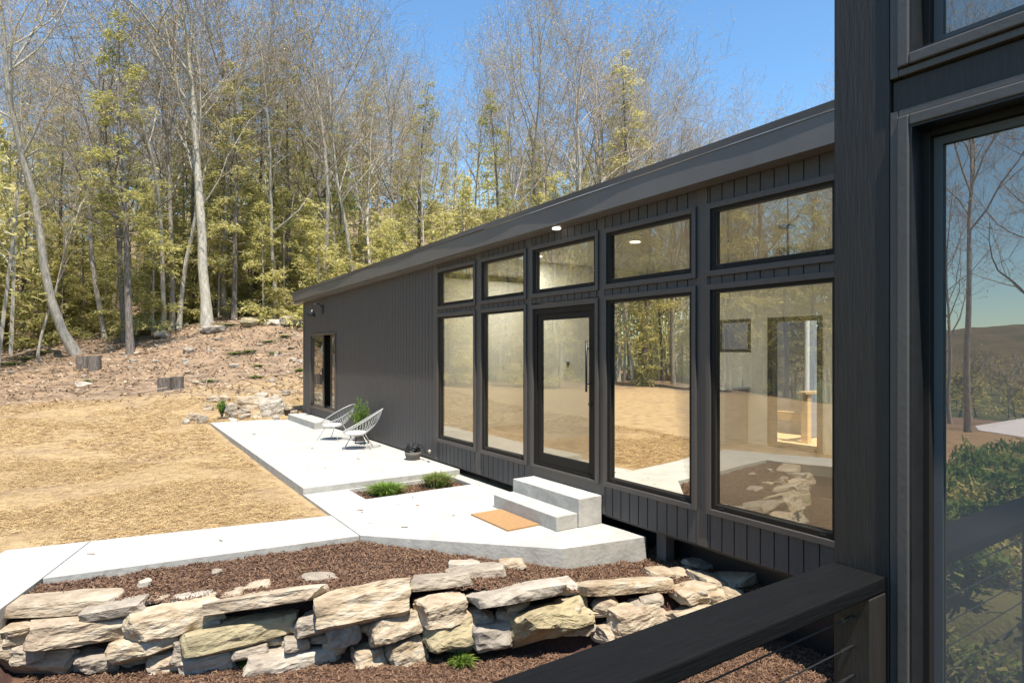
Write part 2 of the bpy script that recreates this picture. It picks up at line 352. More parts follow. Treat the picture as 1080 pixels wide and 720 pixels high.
# ------------------------------------------------------------------ concrete
def prism_holes(outer, holes, z0, z1):
    bm = bmesh.new(); edges = []
    for loop in [outer] + holes:
        pts = []
        n = len(loop)
        for i in range(n):                              # subdivide the rim so that the lower edge can be ragged
            a = Vector((*loop[i], 0)); b = Vector((*loop[(i + 1) % n], 0)); k = max(1, int((b - a).length / .12))
            for q in range(k): pts.append(a.lerp(b, q / k))
        vs = [bm.verts.new((p.x, p.y, z1)) for p in pts]
        edges += [bm.edges.new((vs[i], vs[(i + 1) % len(vs)])) for i in range(len(vs))]
    bmesh.ops.triangle_fill(bm, use_beauty=True, use_dissolve=False, edges=edges)
    top = bm.faces[:]
    r = bmesh.ops.extrude_face_region(bm, geom=top)
    nv = [g for g in r['geom'] if isinstance(g, bmesh.types.BMVert)]
    for v in nv: 
        v.co.z = z0
        v.co.x += noise.noise(v.co * 9) * .02; v.co.y += noise.noise(v.co * 9 + Vector((5, 0, 0))) * .02
    for f in bm.faces:
        if all(abs(v.co.z - z1) < 1e-6 for v in f.verts): f.material_index = 0
        else: f.material_index = 1
    return bm
def slab(name, outer, z0, z1, holes=[]):
    o = obj(name, prism_holes(outer, holes, z0, z1), ['concrete', 'concrete2'], bevel=.006)
    o.modifiers['bevel'].angle_limit = math.radians(50)
    return struct(o)
Cc = (2.52, 6.94); Ee = (-.447, 7.30)
slab('patio', [(2.53, 9.385), (5.19, 9.385), (5.19, 19.35), (2.63, 19.45)], -.25, .09)
slab('path', [(5.19, 9.378), (2.525, 9.378), (2.52, 8.0), Cc, (4.169, 5.246), (5.24, 5.05), (5.19, 5.78)], -.33, 0.0,
     [[(3.2, 8.58), (3.2, 9.34), (4.98, 9.34), (4.98, 8.6)]])
slab('path', [(2.512, 6.945), (2.512, 8.0), (-.09 + .01, 8.43), Ee], -.20, -.003)
slab('path', [(-.457, 7.302), (-.092, 8.432), (-.836, 8.555), (-2.45, 4.9), (-2.62, 4.4), (-1.45, 4.4), (-1.38, 4.6), (-.69, 6.62)], -.20, -.003)

def lump(x, y, amp=.022): return amp * noise.noise(Vector((x * 14, y * 14, 0))) + amp * noise.noise(Vector((x * 3, y * 3, 7)))
def mulch_sheet(name, poly, zf, step=.045, amp=.022):
    xs = [p[0] for p in poly]; ys = [p[1] for p in poly]
    nx = int((max(xs) - min(xs)) / step) + 1; ny = int((max(ys) - min(ys)) / step) + 1
    V = {}; bm = bmesh.new()
    def v(i, j):
        if (i, j) not in V:
            x = min(xs) + i * step; y = min(ys) + j * step
            V[i, j] = bm.verts.new((x, y, zf(x, y) + lump(x, y, amp)))
        return V[i, j]
    for i in range(nx):
        for j in range(ny):
            if inside(min(xs) + (i + .5) * step, min(ys) + (j + .5) * step, poly):
                bm.faces.new((v(i, j), v(i + 1, j), v(i + 1, j + 1), v(i, j + 1)))
    return struct(obj(name, bm, 'mulch', smooth=True))
bed = [(-.75, 6.75), (-.5, 7.25), (2.52, 6.9), (4.16, 5.22), (5.18, 5.03), (5.2, 5.8), (9, 5.8), (9, 2.3), (5.2, 3.92), (-.44, 6.68)]
def bedz(x, y): return mulch_top(x, y) + .012
mulch_sheet('mulch_bed', bed, bedz)
mulch_sheet('mulch_bed', [(3.15, 8.55), (5.0, 8.55), (5.0, 9.36), (3.15, 9.36)], lambda x, y: -.07, step=.04, amp=.012)

low = [(-1.1, 4.3), (-.52, 6.75), (5.0, 4.05), (8.8, 1.9), (8.8, -1), (-2, -1)]
mulch_sheet('mulch_bed', low, lowz, step=.07)

def scatter(n, poly, zf, L, W, up=.35):
    P = []
    xs = [p[0] for p in poly]; ys = [p[1] for p in poly]
    while len(P) < n:
        x = random.uniform(min(xs), max(xs)); y = random.uniform(min(ys), max(ys))
        if inside(x, y, poly): P.append((x, y, zf(x, y)))
    P = np.array(P); return blades(P, L, W, up)
def blades(P, L, W, up):
    n = len(P)
    a = rng.uniform(0, 2 * PI, n); e = rng.normal(0, up, n)
    l = rng.uniform(L[0], L[1], n) / 2; w = rng.uniform(W[0], W[1], n) / 2
    d = np.stack([np.cos(a) * np.cos(e), np.sin(a) * np.cos(e), np.sin(e)], 1)
    roll = rng.uniform(-.9, .9, n)
    s = np.stack([-np.sin(a), np.cos(a), np.zeros(n)], 1); u = np.cross(d, s)
    s2 = s * np.cos(roll)[:, None] + u * np.sin(roll)[:, None]
    c = P + np.array([0, 0, 1]) * (np.abs(np.sin(e)) * l)[:, None]
    return np.stack([c - d * l[:, None] - s2 * w[:, None], c + d * l[:, None] - s2 * w[:, None] * .7, c + d * l[:, None] + s2 * w[:, None] * .7, c - d * l[:, None] + s2 * w[:, None]], 1)
up_poly = [(-.65, 6.7), (-.48, 7.25), (2.5, 6.88), (4.15, 5.18), (5.2, 5.0), (5.3, 5.6), (6.3, 4.8), (6.0, 3.6), (5.1, 3.95), (-.45, 6.64)]
low_poly = [(-.65, 5.5), (-.5, 6.5), (4.9, 3.9), (6.3, 2.9), (5.5, 1.9), (2.6, 2.5), (1.4, 3.6)]
V = np.concatenate([scatter(60000, up_poly, lambda x, y: bedz(x, y) + lump(x, y) + .006, (.014, .045), (.004, .011)),
                    scatter(80000, low_poly, lambda x, y: lowz(x, y) + lump(x, y) + .006, (.014, .045), (.004, .011)),
                    scatter(5000, [(3.2, 8.6), (4.97, 8.6), (4.97, 9.33), (3.2, 9.33)], lambda x, y: -.06, (.02, .06), (.005, .013), .3)])
stuff(quads_obj('mulch_chips', V, 'chips'))

# ------------------------------------------------------------------ straw and leaf litter
def on_concrete(x, y):
    if 2.45 < x and y < 19.5: return True
    if y < 8.62 - .18 * (x + .9) and x > -.9: return True
    if x <= -.9 and y < 8.5 + 2.25 * (x + .85) : return True
    return False
def straw():
    P = []
    def samp(n, s0, s1, q0=-.93, q1=-.02):
        k = 0
        while k < n:
            s = s0 + (s1 - s0) * random.random() ** .8; q = random.uniform(q0, q1)
            l = q * s; x = s * FX + l * FY; y = s * FY - l * FX
            if on_concrete(x, y) or x > 5.0 and y < 19.5: k += 1; continue
            nn = noise.noise(Vector((x * .55, y * .55, 1)))
            if nn > .12 and random.random() < min(.85, nn * 3): continue
            P.append((x, y, ground(x, y, True) + .012)); k += 1
    samp(70000, 6.5, 12); n1 = len(P); samp(45000, 12, 22)
    P_ = np.array(P)
    V1 = blades(P_[:n1], (.05, .15), (.003, .006), .16); V2 = blades(P_[n1:], (.08, .2), (.006, .012), .16)
    stuff(quads_obj('straw', np.concatenate([V1, V2]), 'straw'))
    P = []
    k = 0
    while k < 20000:
        s = random.uniform(20, 48); q = random.uniform(-.95, .0); l = q * s
        x = s * FX + l * FY; y = s * FY - l * FX; k += 1
        if random.random() > ss(20, 28, s) * (.25 + .8 * abs(noise.noise(Vector((x * .4, y * .4, 8))))) * 2: continue
        P.append((x, y, ground(x, y) + .03))
    V = blades(np.array(P), (.07, .15), (.04, .09), .35)
    stuff(quads_obj('leaf_litter', V, 'litter'))
    # twigs and dead branches lying about on the slope
    P = []
    for k in range(1500):
        s = random.uniform(22, 36); q = random.uniform(-.93, -.1); l = q * s
        x = s * FX + l * FY; y = s * FY - l * FX
        P.append((x, y, ground(x, y) + .05))
    V = blades(np.array(P), (.3, 1.3), (.015, .035), .12)
    stuff(quads_obj('fallen_twigs', V, 'twig'))
straw()

DB = np.array([(x, y, z) for x, y, z in [(random.uniform(2.7, 5.0), random.uniform(9.6, 17), .096) for _ in range(14)] + [(random.uniform(2.7, 4.4), random.uniform(6.9, 8.4), .007) for _ in range(9)] + [(4.95 + random.uniform(-.2, .2), random.uniform(8, 9.3), .008) for _ in range(4)] + [(random.uniform(-.2, 2.4), 7.6 + random.uniform(-.1, .4), .004) for _ in range(3)]])
stuff(quads_obj('leaf_debris', blades(DB, (.03, .09), (.008, .03), .12), 'litter'))
# ------------------------------------------------------------------ stones
def stone_mesh(seed, w, d, h, flat=.5, sub=3):
    r = random.Random(seed); bm = bmesh.new()
    for i in range(24 + int(8 * r.random())):
        # points near the surface of a squashed superellipsoid
        a = r.uniform(0, 2 * PI); b = math.asin(r.uniform(-1, 1))
        x, y, z = math.cos(a) * math.cos(b), math.sin(a) * math.cos(b), math.sin(b)
        f = lambda t: math.copysign(abs(t) ** flat, t)
        k = r.uniform(.84, 1.0)
        bm.verts.new((f(x) * w / 2 * k, f(y) * d / 2 * k, f(z) * h / 2 * k))
    bmesh.ops.convex_hull(bm, input=bm.verts[:])
    bmesh.ops.delete(bm, geom=[v for v in bm.verts if not v.link_faces], context='VERTS')
    m = min(w, d, h)
    bmesh.ops.triangulate(bm, faces=bm.faces[:])
    for _ in range(sub): bmesh.ops.subdivide_edges(bm, edges=[e for e in bm.edges if e.calc_length() > (max(w, d) * .10 if _ < 2 else .05)], cuts=1, use_grid_fill=True)
    bmesh.ops.triangulate(bm, faces=bm.faces[:])
    for _ in range(1): bmesh.ops.smooth_vert(bm, verts=bm.verts[:], factor=.3, use_axis_x=True, use_axis_y=True, use_axis_z=True)
    off = Vector((seed * 1.37, seed * .73, 0))
    for v in bm.verts:
        p = v.co.copy(); n = p.normalized()
        q = Vector((p.x * 3.2, p.y * 3.2, p.z * 12)) + off          # layered, slaty
        v.co += n * (noise.noise(q) * .022 + abs(noise.noise(Vector((p.x * 7, p.y * 7, p.z * 30)) + off)) * .014 + noise.noise(p * 18 + off) * .007 + noise.noise(p * 42 + off) * .004) * min(1.6, m / .12)
    return bm
SEED = [100]
def stone(loc, w, d, h, rz, tilt, m, label, group=None, flat=.5, name='stone', cat='stone', roll=0, sub=3):
    SEED[0] += 1
    bm = stone_mesh(SEED[0], w, d, h, flat, sub)
    mats = [m]
    o = obj(name, bm, mats, smooth=False, loc=loc)
    o.rotation_euler = (roll, tilt, rz)
    tag(o, label, cat, group); return o
WDIR = Vector((5.5, -2.70, 0)).normalized(); WRZ = math.atan2(WDIR.y, WDIR.x)
def on_wall(px, py, off=0.0):
    """hit the leaning face of the dry stone wall"""
    dx, dy, dz = ray(px, py)
    k = .4909; t = (6.255 + off) / (dy + k * dx)
    z = CZ + dz * t
    zt = mulch_top(dx * t, 0) - .015
    if z > zt - .03:
        p, t = unproj(px, py, zt); return p, t, True
    return Vector((dx * t, dy * t, z)), t, False
W = [  # x0, x1, y0, y1, tilt(deg, + = right end up), material, label
 (-6, 121, 626, 659, 1, 'rock_tan', 'long flat tan slab topping the left end of the dry stone wall'),
 (88, 150, 632, 661, 8, 'rock_grey', 'rounded grey stone right of the long flat slab on the wall top'),
 (32, 141, 653, 683, -3, 'rock_tan', 'wide pinkish tan stone just below the grey rounded stone in the wall'),
 (2, 36, 661, 681, 0, 'rock_ochre', 'small ochre stone tucked under the left end of the top slab'),
 (-12, 10, 668, 696, 0, 'rock_tan', 'stone cut by the left picture edge, middle course of the wall'),
 (9, 46, 678, 699, 10, 'rock_grey', 'small grey wedge stone in the middle course near the left end'),
 (-2, 73, 688, 717, -4, 'rock_tan', 'big pale tan stone at the foot of the wall, far left'),
 (74, 119, 692, 714, 0, 'rock_grey', 'squat brownish grey stone at the wall foot right of the big pale one'),
 (113, 187, 668, 707, 14, 'rock_ochre', 'egg shaped orange tan stone in the lower course, left part of wall'),
 (134, 228, 638, 671, 6, 'rock_ochre', 'pale ochre stone with sharp edge in the top course above the egg shaped one'),
 (178, 225, 625, 641, 0, 'rock_white', 'small whitish grey slab at the mulch edge behind the top course'),
 (137, 176, 631, 641, 0, 'rock_tan', 'thin tan sliver lying at the mulch edge of the wall top'),
 (178, 212, 677, 702, -12, 'rock_grey', 'small pale grey stone wedged under the pale ochre stone'),
 (150, 193, 691, 714, 6, 'rock_tan', 'low pale stone at the wall foot below the small grey wedge'),
 (187, 244, 692, 713, 5, 'rock_white', 'flat whitish foot stone beside the green weed at the wall base'),
 (192, 311, 657, 685, 3, 'rock_moss', 'broad olive tinted stone in the middle course left of centre'),
 (218, 341, 618, 658, 9, 'rock_tan', 'long grey tan slab rising to the right in the top course'),
 (222, 256, 622, 641, 12, 'rock_ochre', 'thin tan flake behind the long rising slab, left one'),
 (254, 284, 614, 632, 14, 'rock_tan', 'thin tan flake behind the long rising slab, right one'),
 (316, 358, 605, 623, -6, 'rock_grey', 'broken flat grey piece lying on the mulch behind the wall'),
 (332, 444, 610, 672, 10, 'rock_ochre', 'largest buff slab leaning up to the right in the middle of the wall'),
 (308, 342, 648, 684, 6, 'rock_grey', 'rough blue grey stone at the left foot of the largest slab'),
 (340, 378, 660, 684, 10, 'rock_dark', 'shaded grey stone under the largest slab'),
 (243, 280, 682, 695, 3, 'rock_grey', 'small grey flat stone under the olive tinted stone'),
 (297, 323, 673, 689, -8, 'rock_grey', 'small angular lilac grey stone right of the olive tinted stone'),
 (256, 358, 687, 710, -3, 'rock_white', 'long white and pink stained stone at the wall foot'),
 (384, 452, 647, 689, 12, 'rock_tan', 'brown triangular stone below the right end of the largest slab'),
 (370, 403, 685, 709, 4, 'rock_tan', 'small buff stone at the wall foot, half in shade'),
 (405, 447, 675, 706, 16, 'rock_ochre', 'leaning cream ochre stone at the wall foot near the middle'),
 (426, 498, 601, 637, -3, 'rock_grey', 'grey brown layered stone in the top course beside the largest slab'),
 (439, 494, 632, 660, 3, 'rock_tan', 'blocky pale tan stone under the grey brown layered stone'),
 (471, 509, 591, 607, -4, 'rock_white', 'white stone behind the dark flat one on the wall top'),
 (470, 536, 596, 621, 5, 'rock_grey', 'dark grey brown flat stone lying on the wall top'),
 (446, 509, 654, 696, 10, 'rock_moss', 'yellow green streaked stone at the foot behind the grass tuft'),
 (492, 600, 598, 664, 6, 'rock_white', 'large cream and white boulder in the top course right of centre'),
 (527, 556, 589, 607, 4, 'rock_ochre', 'small ochre block standing behind the large cream boulder'),
 (588, 607, 609, 633, 10, 'rock_white', 'narrow whitish stone between the cream boulder and the long flat slab'),
 (536, 637, 632, 686, 6, 'rock_moss', 'broad sandy yellow stone under the large cream boulder'),
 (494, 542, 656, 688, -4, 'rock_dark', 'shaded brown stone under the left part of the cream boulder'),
 (603, 716, 606, 642, -3, 'rock_ochre', 'long flat sandy slab in the top course at the right'),
 (642, 706, 638, 668, 2, 'rock_tan', 'stepped tan stone below the long flat sandy slab'),
 (628, 662, 663, 682, 0, 'rock_tan', 'small stone at the wall foot next to the black rail'),
 (684, 714, 599, 620, -8, 'rock_ochre', 'thin upright tan stone at the right end of the wall'),
 (699, 743, 599, 617, -3, 'rock_tan', 'thin flat stone perched on top at the right end of the wall'),
 (711, 757, 615, 643, 4, 'rock_ochre', 'orange tan stone under the perched flat one'),
 (735, 768, 602, 634, -26, 'rock_tan', 'tilted slab leaning left of the dark boulder under the house'),
 (743, 800, 599, 634, 2, 'rock_tan', 'brown boulder in the shade under the house siding'),
 (798, 834, 598, 620, 0, 'rock_tan', 'shaded stone under the house right of the brown boulder'),
 (725, 761, 588, 608, 0, 'rock_grey', 'rough grey stone on shaded mulch near the house'),
 (838, 868, 655, 676, 0, 'rock_grey', 'pale rubble stone seen below the rail under the top cable'),
 (855, 885, 678, 700, 8, 'rock_grey', 'grey rubble stone beside the rail post below the second cable'),
 (828, 868, 695, 722, -5, 'rock_grey', 'angular grey rubble stone above the lowest cable'),
 (640, 690, 662, 690, 6, 'rock_tan', 'tan foot stone mostly behind the black rail'),
 (700, 760, 640, 676, 0, 'rock_tan', 'tan stone of the lower course behind the black rail'),
 (755, 812, 632, 665, 0, 'rock_tan', 'stone at the right end of wall, behind the rail'),
]
for (x0, x1, y0, y1, tl, m, lab) in W:
    cx, cy = (x0 + x1) / 2, (y0 + y1) / 2
    p, t, top = on_wall(cx, cy)
    tl = tl if abs(tl) < 5 else tl * .55
    k = t / 650; w = (x1 - x0) * k * 1.13; hh = (y1 - y0) * k
    if top:
        h = min(.14, hh * .55) if w > .25 else hh * .6
        d = max(.2, min(.60, (hh - h * .8) / .40)); p += Vector((.44, .90, 0)) * min(.12, d * .25); p.z += .012
    else:
        h = hh * 1.06; d = random.uniform(.30, .42)
        if y1 - y0 > 34: h = hh * .70; d = .52
        p += Vector((.44, .90, 0)) * (d * .27)
        if y0 < 640: p.z -= .01
    # sight lines meet the wall obliquely
    w *= .93
    lean = math.radians(-8 if not top else -3) + (-.22 if (y1 - y0 > 34) else 0)
    o = stone(p, w, d, h, WRZ + math.radians(random.uniform(-7, 7)) + (.30 if not top else .15), -math.radians(tl), m, lab, 'stones of the dry stone wall', flat=.30, cat='stone', roll=0)
    o.rotation_euler = (lean * -1 if False else -lean * -1, -math.radians(tl), o.rotation_euler[2])
# small chinking stones deep in the joints
for i in range(110):
    u = random.uniform(-.6, 6.0); x = u; y = 6.255 - .4909 * u + .17
    z = random.uniform(-.60, -.26)
    stone((x, y, z), random.uniform(.16, .34), .22, random.uniform(.08, .17), WRZ + random.uniform(-.3, .3), random.uniform(-.2, .2), random.choice(['rock_grey', 'rock_ochre', 'rock_tan']), 'small chinking stone wedged deep between the larger wall stones', 'chinking stones in the wall joints', sub=1)
p, t = unproj(153, 618, -.06); stone(p + Vector((0, 0, .03)), .12, .10, .08, .2, 0, 'rock_white', 'small white stone lying alone on the red mulch', cat='stone')
p, t = unproj(229, 605, -.05); stone(p + Vector((0, 0, .02)), .12, .08, .07, .9, .3, 'rock_grey', 'small grey tilted stone on the mulch by the walkway', cat='stone')

# rocks by the end of the patio and on the slope
RK = [(287, 427, 27, 24, 'rock_white', 'big whitish boulder at the far end of the patio'), (244, 433, 13, 20, 'rock_grey', 'purple grey tilted rock beside the small green shrub'),
      (205, 440, 13, 10, 'rock_tan', 'rounded tan rock at the left end of the rock pile'), (213, 443, 10, 9, 'rock_grey', 'grey pointed rock next to the rounded tan one'),
      (196, 445, 7, 6, 'rock_white', 'small pale stone left of the rock pile'), (226, 421, 15, 8, 'rock_tan', 'flat tan rock on top left of the pile'),
      (258, 434, 13, 5, 'rock_grey', 'flat stacked slab near the patio edge, upper'), (258, 440, 12, 5, 'rock_grey', 'flat stacked slab near the patio edge, lower'),
      (267, 424, 34, 15, 'rock_tan', 'wide buried tan rock behind the pile'), (302, 431, 11, 12, 'rock_ochre', 'ochre rock right of the big whitish boulder'),
      (303, 415, 10, 6, 'rock_grey', 'small grey rock above the boulder beside the house corner'), (246, 444, 9, 5, 'rock_white', 'pale stone at the patio corner'),
      (276, 418, 14, 8, 'rock_white', 'pale rock left above the big boulder'), (236, 421, 12, 7, 'rock_ochre', 'small ochre rock behind the shrub'),
      (219, 430, 12, 8, 'rock_tan', 'low tan rock half buried in the straw'), (310, 437, 9, 8, 'rock_tan', 'tan stone right next to the house corner'),
      (291, 441, 8, 5, 'rock_white', 'small white stone at the patio edge under the boulder'), (272, 439, 10, 6, 'rock_tan', 'small buff stone by the patio edge')]
def slope_hit(px, py):
    dx, dy, dz = ray(px, py); t = 8.0
    while t < 90:
        if CZ + dz * t < ground(dx * t, dy * t): break
        t += .1
    return Vector((dx * t, dy * t, ground(dx * t, dy * t))), t
for px, py, w, h, m, lab in RK:
    p, t = slope_hit(px, py + h / 2 - 1); k = t / 650
    p.z += h * k * .30
    stone(p, w * k * 1.05, w * k * .8, h * k * 1.25, random.uniform(-.6, .6), random.uniform(-.2, .2), m, lab, 'rocks piled at the end of the patio', flat=.5, name='rock', cat='rock')
LG = [(290, 315, 16, 10, 'rock_white', 'pale rock crowning the mossy ledge near the house'), (283, 330, 10, 6, 'rock_white', 'white rock on the ledge below the pale crowning one'),
      (266, 326, 26, 12, 'rock_moss', 'mossy brown ledge rock at the top of the slope'), (305, 322, 24, 14, 'rock_grey', 'grey ledge rock beside the mossy ledge'),
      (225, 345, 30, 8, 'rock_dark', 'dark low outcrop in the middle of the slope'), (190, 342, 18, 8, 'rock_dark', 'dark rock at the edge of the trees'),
      (173, 351, 22, 7, 'rock_grey', 'flat grey stone under the trees'), (131, 373, 8, 5, 'rock_white', 'white stone left of the middle slope'),
      (196, 380, 8, 6, 'rock_white', 'small white stone in the middle of the slope'), (291, 373, 6, 5, 'rock_white', 'white stone on the slope near the house'),
      (140, 379, 9, 5, 'rock_grey', 'grey stone lying on dead leaves'), (200, 368, 14, 7, 'rock_grey', 'grey rock pair in the middle slope'),
      (320, 325, 14, 10, 'rock_grey', 'grey rock by the roof corner'), (247, 385, 12, 5, 'rock_grey', 'flat grey slope stone near the straw'),
      (88, 404, 16, 6, 'rock_white', 'pale flat stone below the left stump pair'), (258, 333, 8, 5, 'rock_white', 'small pale stone left on the ledge')]
for px, py, w, h, m, lab in LG:
    p, t = slope_hit(px, max(py + h / 2, 345 - (px - 200) * .03)); k = t / 650; p.z += h * k * .12
    if py < 335: h *= .75
    stone(p, w * k, w * k * .8, h * k * 1.3, random.uniform(-.6, .6), random.uniform(-.15, .15), m, lab, None, flat=.6, name='rock', cat='rock')
for i in range(58):
    px = random.uniform(0, 325); py = random.uniform(348, 405)
    p, t = slope_hit(px, py); 
    if t > 60: continue
    w = random.uniform(.12, .42)
    stone(p + Vector((0, 0, w * .1)), w, w * .75, w * random.uniform(.35, .6), random.uniform(0, 3), 0, random.choice(['rock_white', 'rock_grey', 'rock_grey', 'rock_tan']), 'small field stone scattered on the leaf covered slope', 'field stones strewn over the slope', name='rock', cat='rock', sub=1)

# log stumps
def stump(px, py, w, h, label, lean=0):
    p, t = slope_hit(px, py); k = t / 650
    e = thing('log_section', label, 'log', p, 0, 'cut log sections standing on the slope')
    r = w * k / 2; hh = h * k
    bm = bmesh.new(); rg = []
    for j in range(5):
        ring = []
        for a in range(18):
            q = 2 * PI * a / 18; rr = r * (1 + .08 * math.sin(q * 3 + px) + .05 * noise.noise(Vector((q * 2, j * .4, px))))
            ring.append(bm.verts.new((rr * math.cos(q), rr * math.sin(q), -.1 + (hh + .1) * j / 4)))
        rg.append(ring)
    for j in range(4):
        for a in range(18): bm.faces.new((rg[j][a], rg[j][(a + 1) % 18], rg[j + 1][(a + 1) % 18], rg[j + 1][a]))
    obj('bark', bm, 'barkdark', e, True)
    bm = bmesh.new(); vs = [bm.verts.new((v0 * .97, v1 * .97, hh + .01)) for v0, v1 in [(r * (1 + .08 * math.sin(2 * PI * a / 18 * 3 + px)) * math.cos(2 * PI * a / 18), r * (1 + .08 * math.sin(2 * PI * a / 18 * 3 + px)) * math.sin(2 * PI * a / 18)) for a in range(18)]]
    f = bm.faces.new(vs); r_ = bmesh.ops.extrude_face_region(bm, geom=[f])
    for v in r_['geom']:
        if isinstance(v, bmesh.types.BMVert): v.co.z -= .03
    obj('cut_face', bm, 'logend', e)
stump(174, 412, 13, 14, 'dark barked log section, left of the pair on the straw edge')
stump(188, 411, 11, 14, 'lighter split log section, right of the pair on the straw edge')
stump(88, 389, 13, 13, 'round log section, left of the upper pair near the woods')
stump(100, 390, 12, 15, 'dark log section, right of the upper pair near the woods')

# ------------------------------------------------------------------ plants
def tuft(name, label, loc, r, h, n, m, group, spread=1.0, parent=None, cat='grass clump'):
    a = rng.uniform(0, 2 * PI, n); base = np.abs(rng.normal(0, r * .35, n)); lean = rng.uniform(.1, 1.0, n) * spread
    hh = h * rng.uniform(.6, 1.05, n); w = rng.uniform(.003, .006, n) * (1 + r * 3)
    d = np.stack([np.cos(a), np.sin(a), np.zeros(n)], 1); s = np.stack([-np.sin(a), np.cos(a), np.zeros(n)], 1)
    p0 = d * base[:, None]; Z = np.array([0, 0, 1.0])
    p1 = p0 + d * (lean * r * .45)[:, None] + Z * (hh * .6)[:, None]; p2 = p0 + d * (lean * r)[:, None] + Z * (hh * (1 - .35 * lean))[:, None]
    W_ = s * w[:, None]
    V1 = np.stack([p0 - W_, p0 + W_, p1 + W_ * .8, p1 - W_ * .8], 1); V2 = np.stack([p1 - W_ * .8, p1 + W_ * .8, p2 + W_ * .1, p2 - W_ * .1], 1)
    o = quads_obj(name, np.concatenate([V1, V2]), m, parent); o.location = loc
    if label: tag(o, label, cat, group)
    return o
p, t = unproj(407, 521, -.06); tuft('grass_clump', 'bright green grass clump, left one in the small patio bed', p, .26, .20, 900, 'grass', 'grass clumps in the patio bed', 1.1)
p, t = unproj(461, 513, -.06); tuft('grass_clump', 'green grass clump with dry tips, right one in the small patio bed', p, .25, .26, 900, 'drygrass', 'grass clumps in the patio bed')
p, t = unproj(487, 702, -.68); tuft('grass_tuft', 'small fine green grass tuft on the mulch in front of the stone wall', p, .11, .13, 300, 'grass', None, 1.2)
p, t = unproj(258, 703, -.61); tuft('weed', 'tiny green weed sprouting at the foot of the stone wall', p, .05, .07, 60, 'grass', None, 1.2, cat='weed')
p, t = unproj(345, 695, -.62); tuft('weed', 'tiny yellow green sprig at the base of the wall near the leaning stone', p, .04, .05, 40, 'grass', None, 1.2, cat='weed')
for px, py, r in [(285, 361, .5), (290, 373, .35), (263, 371, .4), (273, 386, .3), (271, 398, .35), (240, 343, .6), (222, 402, .35), (30, 378, .8), (50, 372, .8), (12, 384, .7), (213, 336, .8), (235, 333, .7), (250, 330, .6), (317, 391, .3), (248, 373, .4), (95, 402, .3), (300, 355, .4)]:
    p, t = slope_hit(px, py); tuft('grass_tuft', 'low bright green grass tuft growing through dead leaves on the slope', p, r, .10, 260, 'grass', 'green tufts on the slope', 1.3)

def leafy(name, label, cat, loc, h, r, n, m, stems=9, lsize=.05, group=None, droop=.2, stemmat='barkdark'):
    e = thing(name, label, cat, loc, 0, group)
    bm = bmesh.new(); L = []
    for i in range(stems):
        a = random.uniform(0, 2 * PI); q = random.uniform(.2, 1); pts = [Vector((0, 0, 0))]
        for k in range(1, 6):
            u = k / 5; pts.append(Vector((math.cos(a) * r * q * u ** 1.3, math.sin(a) * r * q * u ** 1.3, h * u * (1 - .4 * q * u * u * (1 + droop)))) + Vector((random.uniform(-1, 1), random.uniform(-1, 1), 0)) * .03 * h)
        tube(bm, pts, [.012 * h * (1 - .7 * k / 5) + .002 for k in range(6)], 4)
        for k in range(n // stems):
            u = random.uniform(.25, 1) * 4.99; j = int(u); b = pts[j].lerp(pts[j + 1], u - j)
            L.append(b + Vector((random.gauss(0, 1), random.gauss(0, 1), random.gauss(0, .7))) * r * .16)
    obj('stem', bm, stemmat, e)
    V = blades(np.array([tuple(v) for v in L]), (lsize, lsize * 2.2), (lsize * .35, lsize * .6), .7)
    quads_obj('foliage', V, m, e)
    return e

# ------------------------------------------------------------------ trees
def tube_np(out, pts, rads, sides):
    """append a tube's quads to the list"""
    n = len(pts); rings = []
    for i in range(n):
        d = (pts[min(i + 1, n - 1)] - pts[max(i - 1, 0)]).normalized()
        a = d.cross(Vector((.3, .2, 1)))
        if a.length < .05: a = d.cross(Vector((1, 0, 0)))
        a.normalize(); b = d.cross(a)
        rings.append([pts[i] + (a * math.cos(2 * PI * k / sides) + b * math.sin(2 * PI * k / sides)) * rads[i] for k in range(sides)])
    return rings
def mesh_from_tubes(name, tubes, m, parent=None, smooth=True):
    verts = []; faces = []
    for rings in tubes:
        b = len(verts); s = len(rings[0])
        for r in rings: verts += [tuple(v) for v in r]
        for i in range(len(rings) - 1):
            for k in range(s):
                k2 = (k + 1) % s
                faces.append((b + i * s + k, b + i * s + k2, b + (i + 1) * s + k2, b + (i + 1) * s + k))
    me = bpy.data.meshes.new(name); me.from_pydata(verts, [], faces); me.update(); me.materials.append(M[m])
    if smooth: me.shade_smooth()
    o = bpy.data.objects.new(name, me); link(o, parent); return o

